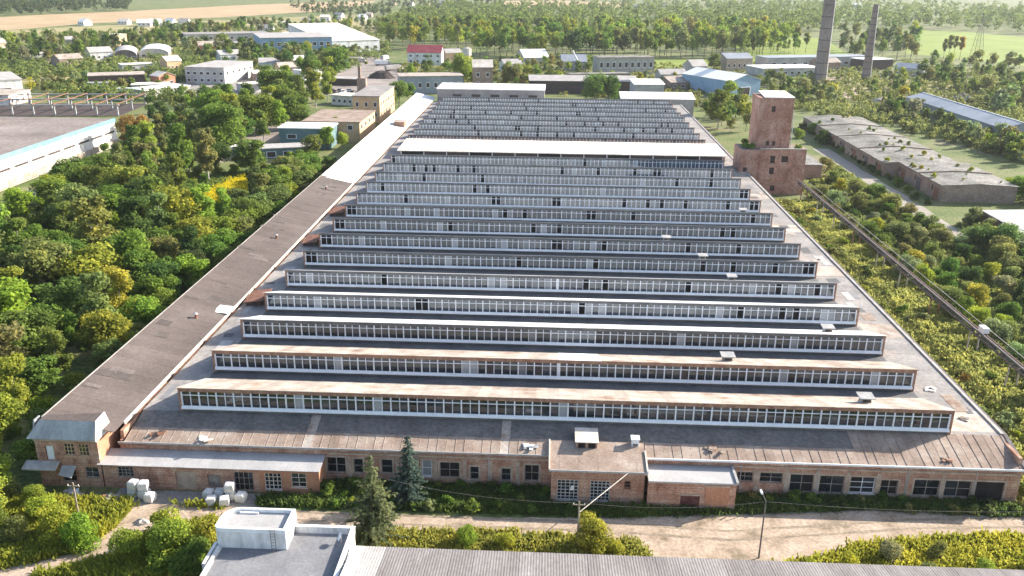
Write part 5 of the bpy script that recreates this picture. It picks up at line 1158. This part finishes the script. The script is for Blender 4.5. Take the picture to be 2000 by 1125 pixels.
# right-hand bushes
def right_ok(x, y):
    if 97 < x < 107 and y > 206: return False
    if 106 < x < 136 and y > 226: return False
    if 111 < x < 142 and 168 < y < 227: return False
    if 53 < x < 90 and y > 252: return False
    px, py = to_pix(x, y, 2); return px < 2060 and py < 1000
for x, y in scatter(6000, (76.5, 140, 95, 262), lambda x, y: 4.3, right_ok):
    h = random.uniform(2.6, 5.2) if x < 98 else random.uniform(3.5, 7)
    if x < 97 and y > 215 and random.random() < .5: h *= .6
    col = pick({'mid green': 3, 'olive green': 3.2, 'pale grey-green': 2.2, 'dark green': 1.2, 'yellow-green': 1.1, 'lime green': .8})
    plant(BUSH, x, y, h, col, 'willow_bush', '%s willow bush beyond the pipe trestle' % col, 'bushes beyond the pipe trestle', 'bush', 1.05)
for x, y in scatter(1500, (59.8, 71.2, 92, 236), 2.7, lambda x, y: True):
    if random.random() < .62: continue
    col = pick({'mid green': 3, 'olive green': 3, 'pale grey-green': 2, 'yellow-green': 2.6, 'orange-tinged': .7})
    plant(SHRUB, x, y, random.uniform(.9, 2.5), col, 'wild_shrub', '%s low shrub between the hall and the trestle' % col, 'shrubs between hall and trestle', 'shrub', 1.2)
for x, y in scatter(900, (106.5, 109.5, 245, 375), 3.4, lambda x, y: x < 110):
    plant(SHRUB, x, y, random.uniform(1.2, 3.0), 'dark green' if random.random() < .6 else 'mid green', 'wild_shrub', 'dark shrub against the wall of the shed row', 'shrubs along the shed row', 'shrub', 1.1)
for x, y, z in [(random.uniform(109, 131), random.uniform(252, 378), 0) for _ in range(34)]:
    e = plant(SHRUB, x, y, random.uniform(.5, 1.6), pick({'olive green': 2, 'yellow-green': 2, 'mid green': 1}), 'roof_shrub', 'small self-sown shrub growing on the roofs of the shed row', 'shrubs on the shed roofs', 'shrub')
    x0_, x1_, z_, rg = (107.8, 132.5, 4.5, .9) if y > 283 else (112.2, 133.5, 5.0, .6)
    if x < x0_+1: e.location.x = x0_+1.5
    e.location.z = z_+rg*(1-abs(e.location.x-(x0_+x1_)/2)/((x1_-x0_)/2))+.05
for (px, py, h, c) in [(1582, 345, 5, 'mid green'), (1600, 350, 4.5, 'pale grey-green'), (1625, 360, 4, 'mid green'), (1612, 335, 5, 'olive green'), (1640, 372, 3.5, 'yellow-green'), (1700, 390, 4.5, 'mid green'), (1735, 420, 5.5, 'olive green'), (1590, 262, 5, 'mid green'), (1605, 280, 5, 'dark green'), (1560, 270, 4, 'lime green')]:
    x, y = at(px, py); plant(BUSH, x, y, h, c, 'willow_bush', '%s bush near the foot of the brick tower' % c, 'bushes at the brick tower', 'bush', 1.1)
for x, y, z in [(57.5, 258, 13), (59, 257, 13), (72.5, 257, 13), (73.5, 258.5, 13), (58.2, 262, 13)]:
    e = plant(SHRUB, x, y, random.uniform(1, 2.2), 'mid green', 'roof_shrub', 'self-sown shrub on the base roof of the brick tower', 'shrubs on the brick tower', 'shrub'); e.location.z = z
# front: spruces, bushes
e = plant([SPR[0]], -18.7, 82.0, 11.6, 'pale grey-green', 'spruce_tree', 'grey-green spruce standing beside the dirt road', None)
for o in e.children:
    if o.name.startswith('crown'): o.color = (.165, .19, .095, 1)
e = plant([SPR[1]], -15.9, 90.2, 9.4, 'dark green', 'spruce_tree', 'blue-green dark spruce close to the brick front wall', None)
for o in e.children:
    if o.name.startswith('crown'): o.color = (.095, .14, .115, 1)
for (x, y, h, c, lb) in [(-8.2, 82.0, 2.7, 'lime green', 'lime green round bush between the spruce and the wooden pole'), (-3.9, 81.6, 2.3, 'yellow-green', 'yellowish round bush next to the lime green one'), (5.9, 82.0, 4.3, 'yellow-green', 'tall sunlit bush behind the wooden pole'), (8.2, 81.4, 2.0, 'yellow-green', 'low yellowish bush beside the bush at the wooden pole'),
        (-41.5, 79.5, 4.6, 'yellow-green', 'big sunlit bush beside the white stair tower'), (-39.3, 77.2, 5.0, 'lime green', 'big leafy bush at the foot of the white tower'), (-36.2, 79.6, 4.2, 'yellow-green', 'yellow-tipped bush touching the white tower'), (-44.6, 77.4, 3.6, 'lime green', 'fresh green bush at the bend of the dirt track'), (-36.8, 75.6, 4.0, 'mid green', 'dark leafy bush below the white tower wall'),
        (-54.5, 80.6, 4.0, 'yellow-green', 'light green spreading bush around the leaning pole'), (-51.0, 79.2, 4.2, 'lime green', 'leafy bush below the leaning pole'), (-57.5, 83.5, 3.4, 'yellow-green', 'yellow-green bush beside the leaning pole'), (-60.0, 86.5, 2.8, 'lime green', 'fresh green shrub in front of the end block porch'), (-58.5, 79.5, 3.2, 'olive green', 'brownish olive bush at the edge of the dirt track'), (-62, 81.5, 3.4, 'mid green', 'mid green bush at the wood edge near the end block'),
        (38.5, 82.0, 2.6, 'pale grey-green', 'pale grey-green bush on the bank beside the dirt road'), (43.8, 82.6, 2.2, 'olive green', 'olive bush behind the pale grey-green bush'), (33.2, 79.4, 2.4, 'yellow-green', 'bright yellow-green bush above the corrugated roof'), (29.0, 78.8, 1.9, 'yellow-green', 'low yellow-green bush beside the street lamp'), (47.5, 79.5, 2.6, 'lime green', 'lime green bush on the bank near the olive bush'), (53.0, 81.0, 2.4, 'yellow-green', 'yellow-green bush at the far end of the bank'), (41.0, 78.6, 2.2, 'olive green', 'brownish bush low on the bank')]:
    plant(BUSH, x, y, h, c, 'wild_bush', lb, None, 'bush', 1.0)
for x, y in scatter(900, (-27, 57.5, 91.6, 93.6), 1.5, lambda x, y: (x < .4 or x > 24)):
    if random.random() < .15: continue
    c = pick({'dark green': 3, 'mid green': 3, 'olive green': 1}); plant(SHRUB, x, y, random.uniform(.8, 2.0 if x < 0 else 1.6), c, 'wild_shrub', '%s shrub growing along the foot of the front wall' % c, 'shrubs along the front wall', 'shrub', 1.1)
for x, y in scatter(500, (-27, -1, 88.6, 91.4), 1.9, lambda x, y: True):
    if random.random() < .25: continue
    c = pick({'mid green': 3, 'lime green': 1.5, 'pale grey-green': 1}); plant(SHRUB, x, y, random.uniform(.9, 1.9), c, 'wild_shrub', '%s shrub in the verge between front wall and road' % c, 'shrubs in the road verge', 'shrub', 1.1)

# trees of the middle distance and beyond, by survey area
def area(poly, n, hmin, hmax, cols, protos, name, label, group, dpx=6, cat='tree'):
    xs = [p[0] for p in poly]; ys = [p[1] for p in poly]; done = []; tries = 0
    while len(done) < n and tries < n*40:
        tries += 1; px, py = random.uniform(min(xs), max(xs)), random.uniform(min(ys), max(ys))
        if not inpoly(px, py, poly): continue
        if any(abs(px-a) < dpx and abs(py-b) < dpx*.45 for a, b in done): continue
        done.append((px, py)); x, y = at(px, py); c = pick(cols)
        plant_far(protos, x, y, random.uniform(hmin, hmax), c, name, label % c, group, cat)
G1 = {'mid green': 3.5, 'lime green': 3, 'olive green': 2, 'dark green': 1.5}
G2 = {'mid green': 3, 'pale grey-green': 2, 'olive green': 3, 'dark green': 2, 'yellow-green': .5}
area([(930, 106), (1170, 107), (1500, 106), (1500, 114), (1180, 117), (930, 116)], 62, 17, 24, G1, FART+FARR, 'belt_tree', '%s tall tree in the front line of the tree belt', 'tree belt behind the works', 7)
area([(745, 66), (930, 66), (1560, 80), (1560, 102), (1180, 104), (930, 106), (830, 100), (745, 92)], 190, 17, 25, {'lime green': 3, 'mid green': 3, 'yellow-green': 1, 'olive green': 2}, FARR+FART, 'belt_tree', '%s leafy tree inside the tree belt', 'tree belt behind the works', 6)
area([(1430, 95), (1600, 95), (1600, 112), (1430, 112)], 14, 10, 18, G1, FART, 'field_tree', '%s thin tree at the edge of the green field', 'trees at the green field', 6)
area([(1640, 70), (1790, 75), (1790, 118), (1640, 125)], 50, 9, 20, G2, FARR+FART, 'field_tree', '%s tree in the copse behind the thinner chimney', 'copse behind the chimneys', 7)
area([(1800, 118), (1990, 132), (2030, 200), (1960, 230), (1880, 190), (1790, 160)], 90, 5, 12, G2, FARR+FARB, 'field_tree', '%s scrubby tree around the dry yard beyond the barn', 'scrub beyond the barn', 6)
area([(1835, 110), (1880, 112), (1880, 122), (1835, 120)], 4, 16, 20, {'orange-tinged': 1, 'olive green': 1}, FART, 'field_tree', '%s tall tree standing in the green field', 'trees in the green field', 7)
area([(1710, 150), (1760, 150), (1810, 190), (1810, 250), (1740, 225), (1690, 180)], 26, 5, 10, G2, FART+FARB, 'field_tree', '%s small tree between the chimneys and the barn', 'young trees by the barn', 8)
area([(1700, 228), (1800, 235), (1900, 285), (2010, 330), (2010, 285), (1880, 262), (1760, 215)], 44, 5, 9, G2, FARB+FARR, 'field_tree', '%s bushy tree between shed row and barn', 'trees behind the shed row', 10)
area([(1390, 195), (1450, 195), (1460, 262), (1420, 268), (1380, 225)], 14, 6, 11, G1, FARR+FARB, 'yard_tree', '%s bushy tree beside the brick tower', 'trees behind the hall', 9)
area([(1480, 160), (1600, 160), (1640, 205), (1560, 205), (1480, 190)], 24, 5, 9, G2, FARR+FARB, 'yard_tree', '%s bushy tree behind the brick tower', 'trees behind the hall', 8)
for (px, py, h, c, lb) in [(1402, 252, 17, 'mid green', 'big egg-shaped green tree in front of the brick tower'), (1160, 205, 15, 'mid green', 'rounded green tree behind the far roof edge'), (1188, 203, 14, 'dark green', 'darker narrow tree beside the rounded tree behind the hall'), (1000, 172, 13, 'olive green', 'yellowish tree beside the brown gatehouse'), (905, 168, 18, 'lime green', 'light green birch beside the brown gatehouse'), (1395, 138, 12, 'mid green', 'dense dark bush-like tree behind the hangar')]:
    x, y = at(px, py); plant(ROUND if 'egg' not in lb else TALL, x, y, h, c, 'broadleaf_tree', lb, None, 'tree', 1.35 if 'egg' in lb else 1.0)
area([(790, 132), (900, 128), (980, 145), (1130, 165), (1100, 172), (960, 178), (870, 150), (800, 148)], 46, 5, 11, G1, FARR+FARB, 'yard_tree', '%s garden tree around the red-roofed house', 'trees behind the hall', 8)
area([(1150, 150), (1400, 150), (1400, 172), (1290, 178), (1150, 172)], 34, 3, 7, {'pale grey-green': 3, 'olive green': 3, 'yellow-green': 2, 'mid green': 2}, FARB, 'yard_bush', '%s bush in the rough ground before the hangar', 'bushes behind the hall', 8, 'bush')
area([(960, 125), (1160, 122), (1160, 145), (960, 150)], 26, 5, 10, G1, FARB+FARR, 'yard_tree', '%s tree around the houses below the tree belt', 'trees behind the hall', 8)
area([(0, 88), (180, 82), (360, 72), (360, 90), (170, 118), (0, 135)], 80, 9, 15, G2, FARR, 'grove_tree', '%s tree in the grove by the arched stores', 'groves beyond the yards', 8)
area([(360, 95), (500, 95), (620, 118), (640, 150), (470, 130), (360, 108)], 60, 7, 13, G2, FARR+FARB, 'grove_tree', '%s tree between the long block and the houses', 'groves beyond the yards', 8)
area([(560, 110), (700, 112), (680, 125), (640, 132), (560, 124)], 14, 9, 15, G2, FARR, 'grove_tree', '%s tree before the blue-clad hall', 'groves beyond the yards', 8)
area([(300, 62), (560, 52), (760, 48), (760, 62), (560, 68), (330, 76)], 90, 8, 15, G2, FARR, 'grove_tree', '%s tree in the grove behind the long block', 'groves beyond the fields', 8)
area([(60, 160), (260, 155), (340, 168), (300, 178), (140, 190), (60, 190)], 24, 4, 8, {'olive green': 3, 'pale grey-green': 2, 'mid green': 2, 'yellow-green': 1}, FARB, 'yard_bush', '%s bush in the dry meadow by the open-fronted shed', 'bushes in the dry meadow', 10, 'bush')
area([(340, 195), (420, 190), (470, 205), (400, 230), (330, 225)], 16, 6, 10, G1, FARR, 'yard_tree', '%s tree behind the concrete frame', 'trees by the concrete frame', 10)
area([(700, 205), (790, 195), (800, 202), (740, 225)], 0, 5, 8, G1, FARB, 'yard_bush', '%s bush by the tan blocks', 'bushes by the tan blocks', 9, 'bush')
# distant woods that read as one mass
def far_wood(polys, label, col, name='far_wood'):
    Q, A = [], []
    for poly, n, h0, h1 in polys:
        xs = [p[0] for p in poly]; ys = [p[1] for p in poly]; k = 0
        while k < n:
            px, py = random.uniform(min(xs), max(xs)), random.uniform(min(ys), max(ys))
            if not inpoly(px, py, poly): continue
            k += 1; x, y = at(px, py); H = random.uniform(h0, h1)
            q, a, _ = crown(RNG, H, H*.33, 6, 14, 1.25, .12, 'round'); q[:, :, 0] += x; q[:, :, 1] += y; Q.append(q); A.append(np.clip(a+random.gauss(0, .12), 0, 1))
    o = link(name, quadmesh(name, np.concatenate(Q), np.concatenate(A), 'leaf')); o.color = (*col, 1)
    return tag(o, label, 'wood', None, 'stuff')
far_wood([([(-60, 0), (90, 0), (260, 3), (250, 22), (120, 28), (-60, 34)], 330, 14, 22)], 'distant dark wood beyond the beige field', (.085, .12, .055))
far_wood([([(1240, 14), (1500, 12), (1760, 12), (2060, 30), (2060, 72), (1800, 56), (1560, 66), (1240, 60)], 900, 14, 24), ([(870, 20), (1240, 18), (1240, 66), (750, 66), (800, 30)], 620, 15, 22)], 'distant mixed wood behind the tree belt and green field', (.17, .225, .07))
far_wood([([(-60, -8), (2060, -8), (2060, 3), (1240, 10), (900, 0), (-60, 2)], 380, 12, 22), ([(560, 14), (900, 4), (980, 10), (960, 22), (760, 34), (600, 32)], 150, 9, 15)], 'hazy lines of far trees along the horizon fields', (.12, .15, .06))
def free(x, y, mg=3):
    for (a, b, rz, w, d) in FOOT:
        u = (x-a)*math.cos(rz)+(y-b)*math.sin(rz); v = -(x-a)*math.sin(rz)+(y-b)*math.cos(rz)
        if -mg < u < w+mg and -mg*2.5 < v < d+mg: return False
    if -66 < x < 60 and y < 440: return False
    if -265 < x < -140 and y < 425: return False
    if 50 < x < 92 and y < 295: return False
    if 96 < x < 136 and y < 385: return False
    if 168 < x < 196 and 340 < y < 445: return False
    return True
def scrub(name, label, polys, col, hr, leaf=.55):
    Q, A = [], []
    for poly, n in polys:
        xs = [p[0] for p in poly]; ys = [p[1] for p in poly]; k = 0; t = 0
        while k < n and t < n*30:
            t += 1; px, py = random.uniform(min(xs), max(xs)), random.uniform(min(ys), max(ys))
            if not inpoly(px, py, poly): continue
            x, y = at(px, py)
            if not free(x, y): continue
            k += 1; H = random.uniform(*hr); q, a, _ = crown(RNG, H, H*.75, 4, 14, leaf, .02, 'bush'); q[:, :, 0] += x; q[:, :, 1] += y; Q.append(q); A.append(np.clip(a+random.gauss(0, .18), 0, 1))
    o = link(name, quadmesh(name, np.concatenate(Q), np.concatenate(A), 'leaf')); o.color = (*col, 1); return tag(o, label, 'scrub', None, 'stuff')
scrub('scrub', 'low mixed scrub between the yards and groves towards the beige field', [([(0, 70), (360, 60), (760, 52), (760, 110), (640, 150), (480, 150), (340, 160), (200, 150), (0, 160)], 1500), ([(60, 170), (340, 165), (420, 225), (330, 240), (240, 230)], 120)], (.20, .25, .08), (1.5, 6), .7)
scrub('scrub', 'low rough scrub behind the hall and around the hangar', [([(770, 125), (1180, 118), (1420, 132), (1480, 160), (1420, 230), (1340, 205), (1000, 180), (790, 186)], 900)], (.25, .26, .08), (1.2, 3.6), .5)
scrub('scrub', 'low olive scrub around the chimneys, barn and shed row', [([(1470, 125), (1700, 120), (1850, 125), (2040, 150), (2040, 330), (1860, 280), (1700, 240), (1560, 220), (1480, 180)], 1500)], (.23, .26, .09), (1.2, 4.5), .5)
# weeds and tall grass
def weeds(name, label, pts, hmin, hmax, cols, per=7, leaf=.09):
    per *= 2; leaf *= .55
    rng = np.random.default_rng(len(pts)); P = np.array(pts); N = len(P)*per
    B = np.repeat(P, per, axis=0)+rng.normal(size=(N, 2))*.3; h = np.repeat(rng.uniform(hmin, hmax, len(P)), per)*rng.uniform(.5, 1.1, N)
    a = rng.uniform(0, 6.283, N); w = leaf*rng.uniform(.6, 1.5, N); lean = rng.normal(size=(N, 2))*.28*h[:, None]
    V = np.zeros((N, 4, 3)); dx, dy = np.cos(a)*w, np.sin(a)*w
    V[:, 0, 0] = B[:, 0]-dx*.6; V[:, 0, 1] = B[:, 1]-dy*.6; V[:, 1, 0] = B[:, 0]+dx*.6; V[:, 1, 1] = B[:, 1]+dy*.6
    V[:, 2, 0] = B[:, 0]+dx*1.6+lean[:, 0]; V[:, 2, 1] = B[:, 1]+dy*1.6+lean[:, 1]; V[:, 2, 2] = h
    V[:, 3, 0] = B[:, 0]-dx*1.6+lean[:, 0]*1.1; V[:, 3, 1] = B[:, 1]-dy*1.6+lean[:, 1]*1.1; V[:, 3, 2] = h*.85
    big = .5+.5*np.sin(P[:, 0]*.55+1)*np.sin(P[:, 1]*.8+2)*np.sin(P[:, 0]*.21+P[:, 1]*.3); va = np.clip(np.repeat(big*.55+rng.random(len(P))*.3, per)+rng.random(N)*.25, 0, 1)
    o = link(name, quadmesh(name, V, va, 'leaf')); o.color = (*cols, 1); return tag(o, label, 'weeds', None, 'stuff')
RP = road
def rnd_pts(n, x0, x1, y0, y1, ok=lambda x, y: True, gap=.35):
    out = []; ph = [random.uniform(0, 6) for _ in range(4)]
    while len(out) < n:
        x, y = random.uniform(x0, x1), random.uniform(y0, y1)
        d = math.sin(x*.7+ph[0])*math.sin(y*.8+ph[1])+.6*math.sin(x*1.9+y+ph[2])
        if d < gap-.9 or not ok(x, y): continue
        out.append((x, y))
    return out
noroad = lambda x, y: not inpoly(x, y, RP)
weeds('weeds', 'yellow-green tall weeds on the bank between road and corrugated roof', rnd_pts(5200, 24, 66, 75, 87, noroad, -.6), .35, 1.15, (.34, .34, .05), 8, .1)
weeds('weeds', 'yellow-green weeds along the roadside behind the white building', rnd_pts(2600, -20, 14, 75, 84.4, noroad, -.2), .3, 1.0, (.31, .31, .07), 8, .1)
weeds('weeds', 'yellow-green weeds around the leaning pole and wood edge', rnd_pts(3800, -68, -38, 74, 88, noroad, -.4), .3, 1.2, (.30, .32, .05), 8, .1)
weeds('weeds', 'green weeds in the shade along the front wall', rnd_pts(4200, -34, 57.5, 88.6, 93.8, lambda x, y: noroad(x, y) and (-26.8 < x < .8 or x > 23.6 or y < 90.3), -.6), .25, .9, (.11, .17, .05), 8, .09)
weeds('weeds', 'yellow and green weeds between hall and trestle', rnd_pts(8500, 58.8, 76, 88, 246, lambda x, y: True, -.1), .35, 1.3, (.33, .35, .11), 8, .15)
weeds('weeds', 'green weeds around the goldenrod clearing in the wood', rnd_pts(2200, -103, -80, 204, 268, lambda x, y: True, -.6), .5, 1.5, (.17, .23, .06), 8, .18)
weeds('weeds', 'mixed weeds on the ground beyond the trestle', rnd_pts(6000, 76, 110, 95, 300, lambda x, y: not (98 < x < 106 and y > 205) and not (x > 106 and y > 225), -.2), .4, 1.4, (.22, .26, .085), 8, .18)
weeds('goldenrod', 'bright yellow goldenrod patch in the clearing of the wood', [(-92.3+random.gauss(0, 2.6)+.12*t, 243+t) for t in [random.gauss(0, 8) for k in range(3000)]], .9, 1.7, (.60, .52, .03), 9, .16)


# ------------------------------------------------------------------ air
hz = MB().box(-3400, 3400, -500, 5400, -1.0, 92).mesh('haze', 'rubble'); hz.materials.clear()
hm = bpy.data.materials.new('haze'); hm.use_nodes = True; nt = hm.node_tree; nt.nodes.remove(nt.nodes['Principled BSDF'])
pv = nn(nt, 'ShaderNodeVolumePrincipled'); pv.inputs['Color'].default_value = (.90, .94, 1.0, 1); pv.inputs['Density'].default_value = .00006; pv.inputs['Anisotropy'].default_value = .3
nt.links.new(pv.outputs[0], nt.nodes['Material Output'].inputs['Volume']); hz.materials.append(hm)
o = link('haze', hz); tag(o, 'thin pale summer haze over the whole place', 'haze', None, 'stuff')
